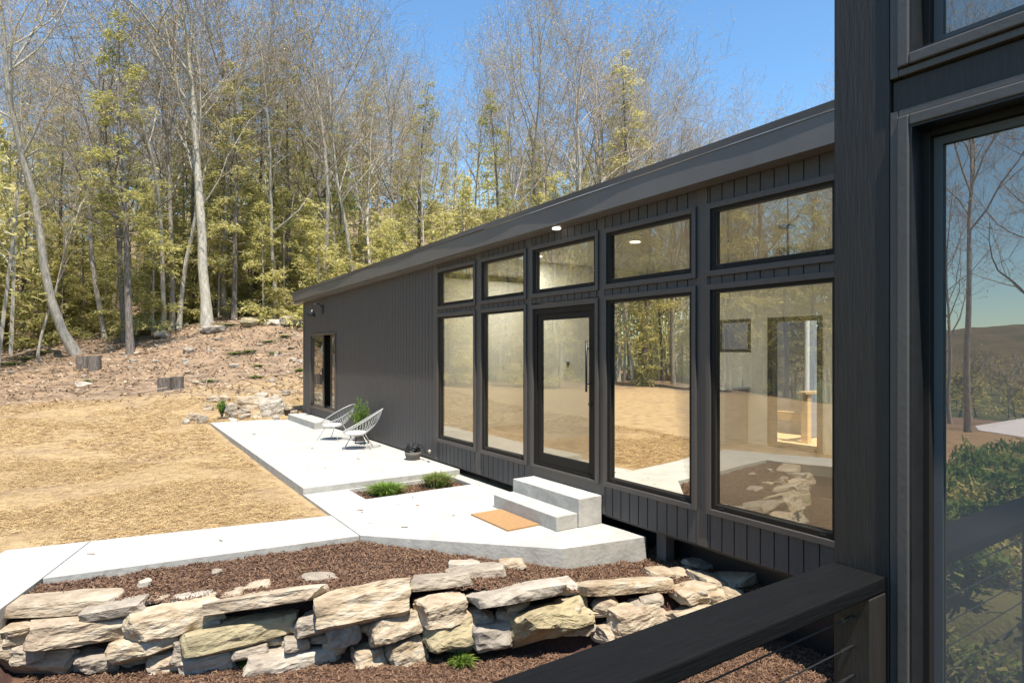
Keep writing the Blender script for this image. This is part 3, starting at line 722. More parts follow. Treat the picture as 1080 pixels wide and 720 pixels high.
def decid(seed, H=18, r0=.17, fork=.35, bark='bark', budm='bud', lean=0.0, nb=17, buds=2200, spread=1.0, curve=None):
    r = random.Random(seed); big = []; small = []; tips = []
    def grow(p, d, L, rad, lev):
        n = {0: 12, 1: 7, 2: 5, 3: 3, 4: 2}[lev]; pts = [p.copy()]; rads = [rad]; cur = d.copy(); st = L / n
        jit = {0: .06, 1: .16, 2: .2, 3: .22, 4: .2}[lev]
        for i in range(n):
            cur = (cur + Vector((r.gauss(0, jit), r.gauss(0, jit), r.gauss(0, jit * .6))) + Vector((0, 0, .05 if lev else .03))).normalized()
            if curve and lev == 0 and i < 4: cur = (cur + Vector((curve[0], curve[1], 0)) * (.5 if i < 1 else -.12)).normalized()
            pts.append(pts[-1] + cur * st); rads.append(max(.0055, rad * (1 - (i + 1) / n * (.82 if lev else .85))))
        if lev == 0: rads[0] *= 1.35
        sides = {0: 9, 1: 6, 2: 4, 3: 3, 4: 3}[lev]
        (big if lev <= 1 else small).append(tube_np(None, pts, rads, sides))
        if lev == 4: tips.append(pts[-1]); return
        if lev == 3: tips.append(pts[-1]); tips.append(pts[1])
        nc = {0: nb, 1: 7, 2: 5, 3: 2}[lev]
        for c in range(nc):
            f0 = fork if lev == 0 else .2
            u = f0 + (1 - f0) * ((c + r.random()) / nc) ** .9
            x = min(u * n, n - 1e-3); j = int(x); b = pts[j].lerp(pts[j + 1], x - j); dd = (pts[j + 1] - pts[j]).normalized()
            az = r.uniform(0, 2 * PI); ax = dd.cross(Vector((math.cos(az), math.sin(az), .3)))
            if ax.length < .05: continue
            ang = math.radians(r.uniform(22, 55) * spread) if lev == 0 else math.radians(r.uniform(22, 58))
            cd = (Matrix.Rotation(ang, 3, ax.normalized()) @ dd)
            if lev == 0: cd.z = max(cd.z, .15)
            rr = rads[j] * r.uniform(.40, .62) if lev < 2 else rads[j] * .55
            ll = L * {0: .46, 1: .52, 2: .50, 3: .55}[lev] * r.uniform(.65, 1.15) * (1.15 - .5 * u if lev == 0 else 1)
            grow(b, cd.normalized(), ll, rr, lev + 1)
    grow(Vector((0, 0, -.4)), Vector((lean, 0, 1)).normalized(), H, r0, 0)
    e = bpy.data.objects.new('bare_tree', None); link(e)
    mesh_from_tubes('trunk', big, bark, e); tw = mesh_from_tubes('crown', small, 'twig', e, False)
    rr = random.Random(seed); rr.shuffle(tips); T = np.array([tuple(v) for v in tips[:buds]])
    if len(T):
        b = quads_obj('buds', blades(T + rng.normal(0, .06, T.shape), (.05, .11), (.035, .07), .8), budm, tw)
    return e

def conifer(seed, H=14, r0=.15, low=.25, spread=2.6, m='hemlock', nb=70, dens=1.0, bark='barkdark', top=1.0, patchy=.2, name='hemlock_tree'):
    r = random.Random(seed); big = []; small = []; Q = []
    n = 12; pts = [Vector((0, 0, -.4))]; cur = Vector((0, 0, 1))
    for i in range(n):
        cur = (cur + Vector((r.gauss(0, .025), r.gauss(0, .025), 0))).normalized(); pts.append(pts[-1] + cur * H / n)
    rads = [r0 * (1 - .93 * i / n) for i in range(n + 1)]; rads[0] *= 1.3
    big.append(tube_np(None, pts, rads, 9))
    for c in range(nb):
        u = low + (top - low) * (c + r.random()) / nb; x = min(u * n, n - 1e-3); j = int(x); b = pts[j].lerp(pts[j + 1], x - j)
        az = r.uniform(0, 2 * PI); L = spread * (1 - ((u - low) / (1 - low + 1e-6)) ** 1.4 * .85) * r.uniform(.5, 1.15)
        el = r.uniform(-.25, .55); d = Vector((math.cos(az), math.sin(az), el)).normalized(); P = [b]; k = 6
        for i in range(k):
            d = (d + Vector((r.gauss(0, .08), r.gauss(0, .08), -.07))).normalized(); P.append(P[-1] + d * L / k)
        rb = max(.008, rads[j] * .22); (small).append(tube_np(None, P, [rb * (1 - .8 * i / k) + .003 for i in range(k + 1)], 4))
        if r.random() < patchy: continue                              # bare dead branch
        ns = int(13 * dens * (L / spread + .4))
        for sidx in range(ns):
            x = (.25 + .75 * (sidx + r.random()) / ns) * k; x = min(x, k - 1e-3); jj = int(x); o = P[jj].lerp(P[jj + 1], x - jj)
            side = 1 if sidx % 2 else -1; dd = (P[jj + 1] - P[jj]).normalized(); lat = dd.cross(Vector((0, 0, 1))).normalized() * side
            sd = (dd * r.uniform(.4, .9) + lat * r.uniform(.5, 1.0) + Vector((0, 0, r.uniform(-.6, .15)))).normalized()
            sl = L * .30 * (1.25 - x / k) * r.uniform(.6, 1.2) + .12; m_ = max(3, int(sl / .075))
            for q in range(m_):
                c0 = o + sd * sl * (q + .5) / m_ + Vector((r.gauss(0, .09), r.gauss(0, .09), r.gauss(0, .10)))
                for _ in range(3):
                    f = (sd + lat.cross(Vector((0, 0, 1))) * r.uniform(-1.1, 1.1) + Vector((r.gauss(0, .3), r.gauss(0, .3), r.gauss(0, .22)))).normalized()
                    s2 = f.cross(Vector((r.gauss(0, .35), r.gauss(0, .35), 1))).normalized()
                    a_ = r.uniform(.09, .17); w_ = r.uniform(.014, .030)
                    Q.append([tuple(c0 - s2 * w_), tuple(c0 + f * a_ * .6 - s2 * w_ * 1.1), tuple(c0 + f * a_ * 1.6), tuple(c0 + f * a_ * .6 + s2 * w_ * 1.1)])
    e = bpy.data.objects.new(name, None); link(e)
    mesh_from_tubes('trunk', big, bark, e); br = mesh_from_tubes('branches', small, 'twig' if bark != 'barkdark' else 'twig', e, False)
    quads_obj('needles', np.array(Q), m, br)
    return e

PD = [decid(1, 19, .20, .42, 'bark', 'bud'), decid(2, 20, .17, .5, 'bark', 'bud', lean=.04), decid(3, 17, .14, .35, 'barkpale', 'budy', nb=14),
      decid(4, 18, .18, .3, 'barkdark', 'bud', spread=1.25), decid(5, 21, .16, .55, 'bark', 'budy', nb=12), decid(6, 16, .13, .3, 'barkpale', 'bud', lean=-.06)]
PC = [conifer(11, 15, .17, .22, 2.6, 'hemlock', 75), conifer(12, 18, .19, .30, 2.7, 'hemdark', 80, patchy=.3),
      conifer(13, 8, .08, .06, 2.0, 'hemlock', 60, patchy=.12, bark='bark'), conifer(14, 6, .06, .04, 1.9, 'hemlock', 50, patchy=.08, bark='bark'),
      conifer(15, 16, .16, .45, 2.4, 'spruce', 60, dens=1.1, patchy=.15)]
BIGP = decid(21, 22, .30, .38, 'barkpale', 'budy', nb=11, spread=.62)           # the big forking pale tree
CURV = decid(22, 20, .24, .5, 'barkpale', 'bud', nb=12, curve=(-1.0, .25))
FORK = decid(23, 19, .22, .40, 'barkdark', 'bud', nb=8, spread=1.5)
BIRCH = decid(24, 11, .075, .35, 'barkpale', 'budy', nb=12, buds=300)
protos = PD + PC + [BIGP, CURV, FORK, BIRCH]
used = set()
def plant(proto, x, y, sc, rz, label, cat='tree', group='trees of the woods behind the lawn'):
    z = ground(x, y)
    if id(proto) in used: o = dup(proto, (x, y, z), rz, sc)
    else:
        used.add(id(proto)); o = proto; o.location = (x, y, z); o.rotation_euler = (0, 0, rz); o.scale = (sc,) * 3
    tag(o, label, cat, group); return o
def plant_px(proto, px, t, sc, rz, label, group='trees of the woods behind the lawn'):
    x, y = at_depth(px, t); return plant(proto, x, y, sc, rz, label, 'tree', group)
plant_px(CURV, 84, 31.5, 1.0, .5, 'pale grey trunk curving out at its foot, third large tree from the left')
plant_px(BIGP, 219, 34.5, 1.0, 1.0, 'tallest pale tree with thick straight trunk forking into many limbs')
plant_px(PC[1], 138, 31, 1.0, .3, 'dark straight evergreen trunk standing foremost on the slope')
plant_px(PD[3], 132, 34, .95, 2, 'brown trunk close behind the foremost dark evergreen')
plant_px(PD[1], 112, 35, .95, 2.6, 'slim grey trunk between the curved tree and the dark evergreen')
plant_px(BIRCH, 41, 31, 1.0, 0, 'thin pale young birch near the left edge')
plant_px(PD[4], 172, 35, .9, 1, 'thin grey trunk left of the twin trunks')
plant_px(PD[0], 181, 35.5, .9, 4, 'brown trunk, left one of the twin trunks')
plant_px(PD[2], 188, 35.5, 1.05, 5, 'pale trunk, right one of the twin trunks')
plant_px(PC[0], 247, 36.5, 1.05, 2, 'dark hemlock trunk right of the tallest pale tree')
plant_px(PD[5], 289, 38, 1.1, .4, 'grey tree right above the mossy ledge')
plant_px(PC[1], 268, 43, 1.0, 3.1, 'hemlock standing behind the mossy ledge')
plant_px(FORK, 428, 46, .84, 2.4, 'dark crooked tree with one limb reaching right into the sky gap')
plant_px(PD[1], 335, 38, 1.0, 5.2, 'slender grey tree rising behind the far roof corner')
plant_px(PC[0], 305, 40, 1.15, 1.2, 'hemlock just left of the roof corner')
plant_px(PD[2], 372, 40, 1.0, 3.3, 'pale bare tree behind the far end of the roof')
plant_px(PC[4], 240, 46, 1.15, 1.2, 'evergreen with deep green tuft high behind the tallest pale tree')
plant_px(PD[4], 540, 38, .82, 1.7, 'yellow budding tall tree right of the sky gap')
plant_px(PC[1], 527, 40, .84, .7, 'narrow evergreen at the right side of the sky gap')
plant_px(PD[0], 612, 36, .85, 2.2, 'bare tree with orange buds right of the yellow budding one')
plant_px(PD[3], 640, 38, .80, .9, 'wide branched orange budded tree above the roof middle')
plant_px(PC[0], 655, 41, 1.2, 2.9, 'evergreen behind the wide orange budded tree')
plant_px(PD[1], 718, 46, .66, 1.1, 'bare tree with pinkish twigs over the roof, left of three')
plant_px(PD[5], 765, 50, .80, 2.0, 'bare tree with pinkish twigs over the roof, middle of three')
plant_px(PD[3], 800, 52, .62, 4.0, 'bare tree with pinkish twigs over the roof, right of three')
plant_px(PD[2], 836, 60, .55, 4.0, 'small pale tree low over the roof near the corner post')
plant_px(PD[4], 893, 40, .62, 1.0, 'yellow budding branches beside the corner post')
rr = random.Random(5)
for px, t, i, sc in [(505, 52, 1, .8), (552, 43, 2, .9), (575, 47, 5, 1.0), (590, 41, 4, .82), (630, 44, 0, .9), (662, 46, 2, 1.0), (683, 43, 3, .70), (700, 50, 5, .85), (735, 52, 0, .70), (748, 47, 3, .56), (782, 48, 0, .58), (812, 54, 5, .72), (850, 58, 3, .58), (870, 50, 0, .46), (650, 52, 1, .85), (600, 52, 3, .9)]:
    plant_px(PD[i], px, t, sc, px * .7, 'bare budding tree in the crowded row rising over the roof')
for px, t, i, sc in [(560, 46, 0, .9), (607, 45, 0, .85), (690, 52, 0, .7)]:
    plant_px(PC[i], px, t, sc, px * .7, 'olive green evergreen in the crowded row rising over the roof')
KN = {0: 'bare grey tree with orange buds', 1: 'tall bare grey tree', 2: 'pale barked tree with yellow buds', 3: 'dark barked bare tree', 4: 'tall yellow budded tree', 5: 'slim pale barked bare tree'}
placed = []
def ok(x, y, d):
    for a, b in placed:
        if (a - x) ** 2 + (b - y) ** 2 < d * d: return False
    placed.append((x, y)); return True
n = 0
while n < 92:                                               # main wood seen over lawn and roof
    px = rr.uniform(-90, 690); t = 37 + 36 * rr.random() ** 1.1
    if px > 500 and t < 44: continue
    if 445 < px < 515 and rr.random() < .96: continue
    x, y = at_depth(px, t)
    if not ok(x, y, 1.7): continue
    n += 1
    if rr.random() < (.42 if px < 330 else .30):
        i = rr.choice([0, 1, 1, 4]); sc = rr.uniform(.75, 1.15)
        if px > 430: sc *= .8
        plant(PC[i], x, y, sc, rr.uniform(0, 6), 'evergreen with sparse yellow green needles deep in the crowded woods')
    else:
        i = rr.randrange(6); sc = rr.uniform(.8, 1.12)
        if px > 430: sc *= .70
        plant(PD[i], x, y, sc, rr.uniform(0, 6), KN[i] + ' deep in the crowded woods behind the lawn')
n = 0
while n < 118:                                                # young evergreens filling the lower wood
    px = rr.uniform(-90, 600); t = 34.8 + 20 * rr.random() ** 1.3
    if 190 < px < 260 and t < 37: continue
    x, y = at_depth(px, t)
    if not ok(x, y, .9): continue
    n += 1; i = rr.choice([2, 3]); 
    plant(PC[i], x, y, rr.uniform(.7, 1.25), rr.uniform(0, 6), 'young hemlock with low feathery yellow green branches among the trunks', group='young hemlocks under the tall trees')
n = 0
while n < 60:                                                # the wood's left flank, mirrored in the windows
    a = math.radians(rr.uniform(2, 59)); d = rr.uniform(31, 52)
    x, y = -math.sin(a) * d, math.cos(a) * d
    s = x * FX + y * FY; l = x * FY - y * FX
    if l / max(s, 3) > -.95 and s > 0: 
        continue
    if not ok(x, y, 1.8): continue
    n += 1
    if rr.random() < .62:
        i = rr.choice([0, 2, 3, 2]); plant(PC[i], x, y, rr.uniform(.8, 1.1), rr.uniform(0, 6), 'evergreen on the left flank of the woods mirrored in the windows', group='woods left of the lawn')
    else:
        i = rr.randrange(6); plant(PD[i], x, y, rr.uniform(.75, 1.0), rr.uniform(0, 6), 'bare tree on the left flank of the woods mirrored in the windows', group='woods left of the lawn')
for (x, y, i, sc) in [(-19, 8.2, 1, .62), (-22, 7.0, 3, .66), (-29, 12.5, 5, .7), (-34, 10.5, 2, .7)]:
    plant(PD[i], x, y, sc, x, 'bare garden tree beyond the deck, seen only as a reflection in the near window', group='bare trees mirrored in the near window')
def far_woods(spots, name):
    tubes = []; T = []; G = []; Y = []
    rf = random.Random(3)
    for (x, y, g, hf) in spots:
        z = ground(x, y); hgt = rf.uniform(13, 19) * hf; r = rf.uniform(.08, .17)
        if g: hgt *= .75
        top = Vector((x + rf.gauss(0, .6), y + rf.gauss(0, .6), z + hgt))
        tubes.append(tube_np(None, [Vector((x, y, z - .5)), Vector((x, y, z)).lerp(top, .5), top], [r, r * .7, .02], 3))
        if g:
            for k in range(420):
                u = rf.random() ** .8; rad = (1 - u) * 2.3 * rf.random() ** .6 + .2; a = rf.uniform(0, 6.28)
                G.append((x + rad * math.cos(a), y + rad * math.sin(a), z + hgt * (.12 + .88 * u)))
        else:
            for k in range(26):
                u = rf.uniform(.3, .95); a = rf.uniform(0, 6.28); L = rf.uniform(1.2, 3.8) * (1.2 - u)
                b = Vector((x, y, z + hgt * u)); e_ = b + Vector((math.cos(a) * L, math.sin(a) * L, L * rf.uniform(.6, 1.6)))
                tubes.append(tube_np(None, [b, e_], [.045, .012], 3))
                for q in range(3): T.append(tuple(b.lerp(e_, rf.random()) + Vector((rf.gauss(0, .4), rf.gauss(0, .4), rf.gauss(0, .5)))))
                for q in range(7): Y.append(tuple(b.lerp(e_, rf.random()) + Vector((rf.gauss(0, .5), rf.gauss(0, .5), rf.gauss(0, .6)))))
    stuff(mesh_from_tubes(name, tubes, 'barkpale', None, False))
    v = blades(np.array(T), (.5, 1.6), (.012, .03), .9); stuff(quads_obj(name, v, 'twig'))
    stuff(quads_obj(name, blades(np.array(G), (.2, .5), (.07, .16), .6), 'hemlock'))
    stuff(quads_obj(name, blades(np.array(Y), (.15, .3), (.07, .14), .8), 'budy'))
sp = []
while len(sp) < 230:
    px = rr.uniform(-120, 900); t = rr.uniform(58, 105)
    if 452 < px < 508 and rr.random() < .7: continue
    sp.append((*at_depth(px, t), rr.random() < .5, 1 if px < 520 else .8))
while len(sp) < 560:
    a = math.radians(rr.uniform(5, 60)); d = rr.uniform(38, 75); sp.append((-math.sin(a) * d, math.cos(a) * d, rr.random() < .6, 1))
while len(sp) < 600:
    px = rr.uniform(-120, 520); t = rr.uniform(52, 80); sp.append((*at_depth(px, t), True, .8))
while len(sp) < 700:
    a = math.radians(rr.uniform(64, 92)); d = rr.uniform(60, 140); sp.append((-math.sin(a) * d, math.cos(a) * d, rr.random() < .6, .30))
far_woods(sp, 'far_woods')
for p_ in protos:
    if id(p_) not in used:
        for c in list(p_.children):
            for g in list(c.children): bpy.data.objects.remove(g)
            bpy.data.objects.remove(c)
        bpy.data.objects.remove(p_)

# ------------------------------------------------------------------ the house
def H(z): return z + CZ
X0 = 5.2
def siding_top(y): return H(1.745 - .0149 * y)
house = thing('house', 'long charcoal modern house with vertical board siding, tall windows and low roof', 'house', (X0, 10, 0))
HP = Matrix.Translation((-X0, -10, 0))
def hobj(name, bm, m, parent=house, **k):
    bm.transform(HP) if parent is house else bm.transform(HP)
    return obj(name, bm, m, parent, **k)
bs = .1445; y_org = 4.12
def boards(bm, y0, y1, z0, z1, tz=None):
    k = math.floor((y0 - y_org) / bs); 
    bx(bm, X0 + .012, X0 + .14, y0, y1, z0, z1, tz)
    while y_org + k * bs < y1:
        a = max(y0, y_org + k * bs + .007); b = min(y1, y_org + (k + 1) * bs - .007)
        if b - a > .006: bx(bm, X0, X0 + .0125, a, b, z0 + .001, z1 - .001, None if tz is None else (lambda y: tz(y) - .001))
        k += 1
bays = [(8.83, 10.24), (7.36, 8.68), (5.80, 7.25), (4.28, 5.70), (2.75, 4.15)]
bm = bmesh.new()
SB = H(-2.02)
for a, b in bays:
    b1, a1 = b, a
    boards(bm, a, b, H(1.505), 9, siding_top); boards(bm, a, b, H(.68), H(.76))
    if (a, b) != (5.80, 7.25): boards(bm, a, b, SB, H(-1.667))
SLY0, SLY1 = 16.15, 18.5
boards(bm, 10.38, SLY0, SB, 9, siding_top); boards(bm, SLY0, SLY1, H(.50), 9, siding_top); boards(bm, SLY0, SLY1, SB, H(-1.66)); boards(bm, SLY1, 19.17, SB, 9, siding_top)
boards(bm, 1.0, 2.65, SB, 9, siding_top)
hobj('siding', bm, 'siding')
bm = bmesh.new()
edges = [(10.24, 10.38), (8.68, 8.83), (7.25, 7.36), (5.70, 5.80), (4.15, 4.28), (2.65, 2.75), (19.17, 19.30)]
for a, b in edges:
    bm = bmesh.new(); bx(bm, X0 - .008, X0 + .14, a, b, SB, 9, siding_top); hobj('trim_board', bm, 'trim', bevel=.003)
bm = bmesh.new(); bx(bm, X0 - .006, X0 + .14, 5.80, 7.25, SB, H(-1.66)); hobj('sill_board', bm, 'trim', bevel=.003)
# walls you cannot see from here: far end, back, with the openings of the back wall
BX = 9.2
bm = bmesh.new()
bx(bm, X0 + .14, BX, 19.16, 19.30, H(-2.02), H(1.5)); bx(bm, X0 + .14, BX, .98, 1.12, H(-2.02), H(1.72))
for y0, y1, z0, z1 in [(1.12, 5.2, -2.02, 1.65), (6.12, 6.45, -2.02, 1.65), (7.75, 19.16, -2.02, 1.65), (5.2, 6.12, .55, 1.65), (5.2, 6.12, -2.02, -1.57), (6.45, 7.75, .55, 1.65), (6.45, 7.75, -2.02, -.02)]:
    bx(bm, BX, BX + .14, y0, y1, H(z0), H(z1) if y0 < 8 else H(z1) - .2)
hobj('wall', bm, 'wallpaint')
bm = bmesh.new(); bx(bm, X0 + .142, BX - .002, 1.122, 19.158, H(-1.75), H(-1.57)); hobj('floor', bm, 'floorwood')
bm = bmesh.new(); bx(bm, X0 + .142, BX - .002, 1.122, 19.158, H(1.42), H(1.46)) if False else bx(bm, X0 + .142, BX - .002, 1.122, 10.9, H(1.56), H(1.60)); bx(bm, X0 + .142, BX - .002, 10.9, 19.158, H(1.42), H(1.45)); hobj('ceiling', bm, 'wallpaint')
bm = bmesh.new(); bx(bm, 6.3, BX - .002, 8.72, 8.84, H(-1.57), H(1.555)); bx(bm, X0 + .15, BX - .002, 10.8, 10.92, H(-1.57), H(1.41)); bx(bm, 8.0, BX - .002, 1.9, 2.0, H(-1.57), H(1.555)); hobj('partition_wall', bm, 'wallpaint')
bm = bmesh.new(); bx(bm, 6.97, 7.10, 8.70, 8.718, H(-.34), H(-.17)); sw = hobj('thermostat', bm, 'white', bevel=.004)
bm = bmesh.new(); bx(bm, 7.005, 7.065, 8.692, 8.6995, H(-.30), H(-.20)); hobj('display', bm, 'black', sw)
# kitchen side: grey cabinet run under the back window, back door
bm = bmesh.new(); bx(bm, BX - .62, BX - .01, 6.5, 8.6, H(-1.565), H(-.65)); bx(bm, BX - .01 - .001, BX - .0011, 6.6, 6.61, H(-.6), H(-.5)); hobj('kitchen_cabinet', bm, 'greypanel', bevel=.006)
bm = bmesh.new(); bx(bm, BX - .65, BX - .012, 6.47, 8.63, H(-.648), H(-.61)); hobj('countertop', bm, 'white', bevel=.004)
bm = bmesh.new(); frame_yz(bm, BX - .01, BX + .12, 6.453, 7.747, H(-.018), H(.548), .05); bx(bm, BX + .02, BX + .07, 7.08, 7.12, H(.03), H(.50)); bw = hobj('back_window', bm, 'frame_dark')
bm = bmesh.new(); frame_yz(bm, BX - .03, BX + .14, 5.203, 6.117, H(-1.568), H(.548), .07); hobj('back_door_frame', bm, 'frame_dark')
bm = bmesh.new(); boards_x = 11.5; bx(bm, 11.5, 13.5, 6.82, 9.6, H(-2.4), H(1.9)); hobj('back_wing', bm, 'greypanel')
bm = bmesh.new(); tube(bm, [(11.45, 6.78, H(-2.2)), (11.45, 6.78, H(1.9))], .045, 10); hobj('downspout', bm, 'white')
# closet door seen through the fourth window
bm = bmesh.new(); frame_yz(bm, BX - .03, BX - .004, 7.68 + .25, 8.68, H(-1.56), H(.5), .07); bx(bm, BX - .02, BX - .0045, 8.0, 8.61, H(-1.55), H(.43)); cd = hobj('closet_door', bm, 'white')
for x, y in ((6.36, 6.34), (7.4, 1.9), (6.9, 9.8), (6.0, 8.2)):  # first one is seen lit; the others are added to brighten the interior
    bm = bmesh.new(); lathe(bm, [(0, 0), (.07, 0), (.075, -.012), (0, -.012)], 18); bm.transform(Matrix.Translation((x, y, H(1.559)))); hobj('ceiling_fill_light', bm, 'lamp')
    al = bpy.data.lights.new('ceiling_fill_beam', 'AREA'); al.shape = 'DISK'; al.size = .14; al.energy = 25; al.color = (1, .95, .86)
    ao = bpy.data.objects.new('ceiling_fill_beam', al); link(ao); ao.location = (x, y, H(1.54))
# pendant in the room
pend = thing('pendant_lamp', 'pendant lamp with glass bowl hanging behind the rightmost upper window', 'lamp', (7.14, 4.49, H(1.56)))
bm = bmesh.new(); lathe(bm, [(0, 0), (.10, 0), (.10, -.025), (0, -.03)], 20); obj('canopy', bm, 'black', pend)
bm = bmesh.new(); tube(bm, [(0, 0, -.02), (0, 0, -.30)], .008, 6); obj('rod', bm, 'black', pend)
bm = bmesh.new(); lathe(bm, [(.13, -.28), (.128, -.31), (.10, -.35), (.05, -.365), (0, -.37)], 20); obj('bowl', bm, 'bronze', pend, True)

def pane(name, parent, y0, y1, z0, z1, x, m='pane'):
    bm = bmesh.new(); bx(bm, x, x + .003, y0, y1, z0, z1)
    # only the outer sheet is kept: one sheet of glass
    bmesh.ops.delete(bm, geom=[f for f in bm.faces if f.calc_center_median().x > x + .001 or abs(f.normal.x) > 2], context='FACES')
    bm.transform(HP); return obj(name, bm, m, parent)
def window(y0, y1, z0, z1, x=X0, crank=True):
    """outer casing rectangle y0..y1, z0..z1"""
    bm = bmesh.new(); frame_yz(bm, x - .035, x + .10, y0, y1, z0, z1, .052, .058, .058)
    w = hobj('window', bm, 'trim', bevel=.004)
    bm = bmesh.new(); frame_yz(bm, x - .012, x + .07, y0 + .053, y1 - .053, z0 + .059, z1 - .059, .045, .05, .03); hobj('sash', bm, 'frame_dark', w, bevel=.003)
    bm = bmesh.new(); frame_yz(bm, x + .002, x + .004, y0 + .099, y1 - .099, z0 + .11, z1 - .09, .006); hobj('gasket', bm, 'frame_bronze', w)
    pane('pane', w, y0 + .098, y1 - .098, z0 + .109, z1 - .089, x + .03)
    if crank:
        bm = bmesh.new()
        for yy in (y0 + .18, y1 - .18): bx(bm, x - .018, x - .0125, yy - .03, yy + .03, z0 + .078, z0 + .09)
        hobj('latch', bm, 'blackplastic', w)
    return w
for i, (a, b) in enumerate(bays):
    window(a, b, H(.76), H(1.505))
    if i != 2: window(a, b, H(-1.667), H(.68))
# entry door
bm = bmesh.new(); frame_yz(bm, X0 - .035, X0 + .10, 5.80, 7.25, H(-1.655), H(.66), .055, .03, .06); fr = hobj('door_frame', bm, 'trim', bevel=.004)
bm = bmesh.new(); frame_yz(bm, X0 - .005, X0 + .10, 5.856, 7.194, H(-1.624), H(.599), .07, .04, .08); hobj('jamb', bm, 'frame_dark', fr)
bm = bmesh.new(); frame_yz(bm, X0 + .01, X0 + .055, 5.93, 7.12, H(-1.58), H(.515), .085, .14, .085); dr = hobj('door', bm, 'frame_bronze' if False else 'frame_dark', bevel=.003)
pane('pane', dr, 6.015, 7.035, H(-1.44), H(.43), X0 + .03)
bm = bmesh.new(); tube(bm, [(X0 - .055, 5.99, H(-.52)), (X0 - .055, 5.99, H(.13))], .014, 8); 
for z in (-.42, .03): tube(bm, [(X0 - .055, 5.99, H(z)), (X0 + .012, 5.99, H(z))], .010, 6)
hobj('handle', bm, 'black', dr, smooth=True)
bm = bmesh.new(); lathe(bm, [(0, 0), (.025, 0), (.025, .02), (0, .02)], 14); bm.transform(Matrix.Translation((X0 + .005, 5.975, H(-.68))) @ Matrix.Rotation(-PI / 2, 4, 'Y')); hobj('lock', bm, 'black', dr)
# sliding door at the far end, half open
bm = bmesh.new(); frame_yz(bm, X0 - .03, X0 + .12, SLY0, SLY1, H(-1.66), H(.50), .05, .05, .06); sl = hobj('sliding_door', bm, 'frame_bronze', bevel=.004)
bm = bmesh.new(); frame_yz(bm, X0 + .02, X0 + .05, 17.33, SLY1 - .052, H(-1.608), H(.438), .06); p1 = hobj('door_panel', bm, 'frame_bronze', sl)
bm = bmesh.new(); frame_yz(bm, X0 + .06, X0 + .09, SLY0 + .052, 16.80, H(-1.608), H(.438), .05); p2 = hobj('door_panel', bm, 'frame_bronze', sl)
def subpane(y0, y1, x):
    return pane('pane', sl, y0, y1, H(-1.55), H(.38), x)
subpane(17.39, 18.388, X0 + .035); subpane(16.252, 16.75, X0 + .075)
bm = bmesh.new(); bx(bm, X0 + .3, X0 + .36, 16.3, 18.3, H(-1.56), H(.5)); hobj('room_shade_sheet', bm, 'black')  # black sheet paints in the shade of the room behind the opening
bm = bmesh.new(); bx(bm, X0 - .01, X0 + .018, 17.35, 17.37, H(-.85), H(-.5)); hobj('handle', bm, 'black', sl)

# roof: slab, fascia, drip edge, soffit
EX = 4.985
def ft(y): return H(2.085 - .0137 * y)     # top of roof edge
def fb(y): return H(1.728 - .0100 * y)     # bottom of fascia
RY0, RY1 = .985, 19.75
def strip(bm, x0, x1, zb, zt, ya=RY0, yb=RY1, n=1, wob=None):
    prev = None
    for i in range(n + 1):
        y = ya + (yb - ya) * i / n; w = wob(y) if wob else 0
        cur = [bm.verts.new((x0 - w, y, zb(y))), bm.verts.new((x1, y, zb(y))), bm.verts.new((x1, y, zt(y))), bm.verts.new((x0 - w * .4, y, zt(y)))]
        if prev:
            for a in range(4): bm.faces.new((prev[a], prev[(a + 1) % 4], cur[(a + 1) % 4], cur[a]))
        else: bm.faces.new(cur)
        prev = cur
    bm.faces.new(prev[::-1])
bm = bmesh.new(); strip(bm, EX, EX + .035, fb, lambda y: ft(y) - .075); fa = hobj('fascia', bm, 'fascia')
bm = bmesh.new()
strip(bm, EX - .009, EX + .04, lambda y: ft(y) - .072, lambda y: ft(y), n=60, wob=lambda y: .006 * math.sin(y * 1.7) + .006 * math.sin(y * .8 + 1))
hobj('drip_edge', bm, 'trim')
bm = bmesh.new()
strip(bm, EX - .012, EX - .002, lambda y: ft(y) - .082, lambda y: ft(y) - .0725, n=90, ya=1.0, yb=8.2 , wob=lambda y: .006 * math.sin(y * 2.3) + .005 * math.sin(y * 1.1 + 1))
hobj('flashing', bm, 'drip')
bm = bmesh.new(); strip(bm, EX + .036, X0 + .14, lambda y: siding_top(y) + .002, lambda y: siding_top(y) + .02); hobj('soffit', bm, 'fascia')
bm = bmesh.new(); strip(bm, EX + .041, 7.2, lambda y: siding_top(y) + .022, lambda y: ft(y) - .005)
for v in bm.verts:
    if v.co.x > 7 and v.co.z > siding_top(v.co.y) + .1: v.co.z += .25
strip(bm, 7.2, BX + .5, lambda y: siding_top(y) + .022, lambda y: ft(y) - .005)
for v in bm.verts:
    if 7.19 < v.co.x < 7.21 and v.co.z > siding_top(v.co.y) + .1 and v.co.z < ft(v.co.y) + .1: v.co.z = ft(v.co.y) - .005 + .25
hobj('roof', bm, 'fascia')
bm = bmesh.new(); lathe(bm, [(0, 0), (.03, 0), (.055, .0), (.06, -.012), (.05, -.02), (.035, -.008), (0, -.008)], 20)
p_, t_ = 0, 0
dx_, dy_, _ = ray(587); yl = 5.09 / dx_ * dy_
bm.transform(Matrix.Translation((5.09, yl, siding_top(yl) + .0))); hobj('downlight', bm, 'lamp')
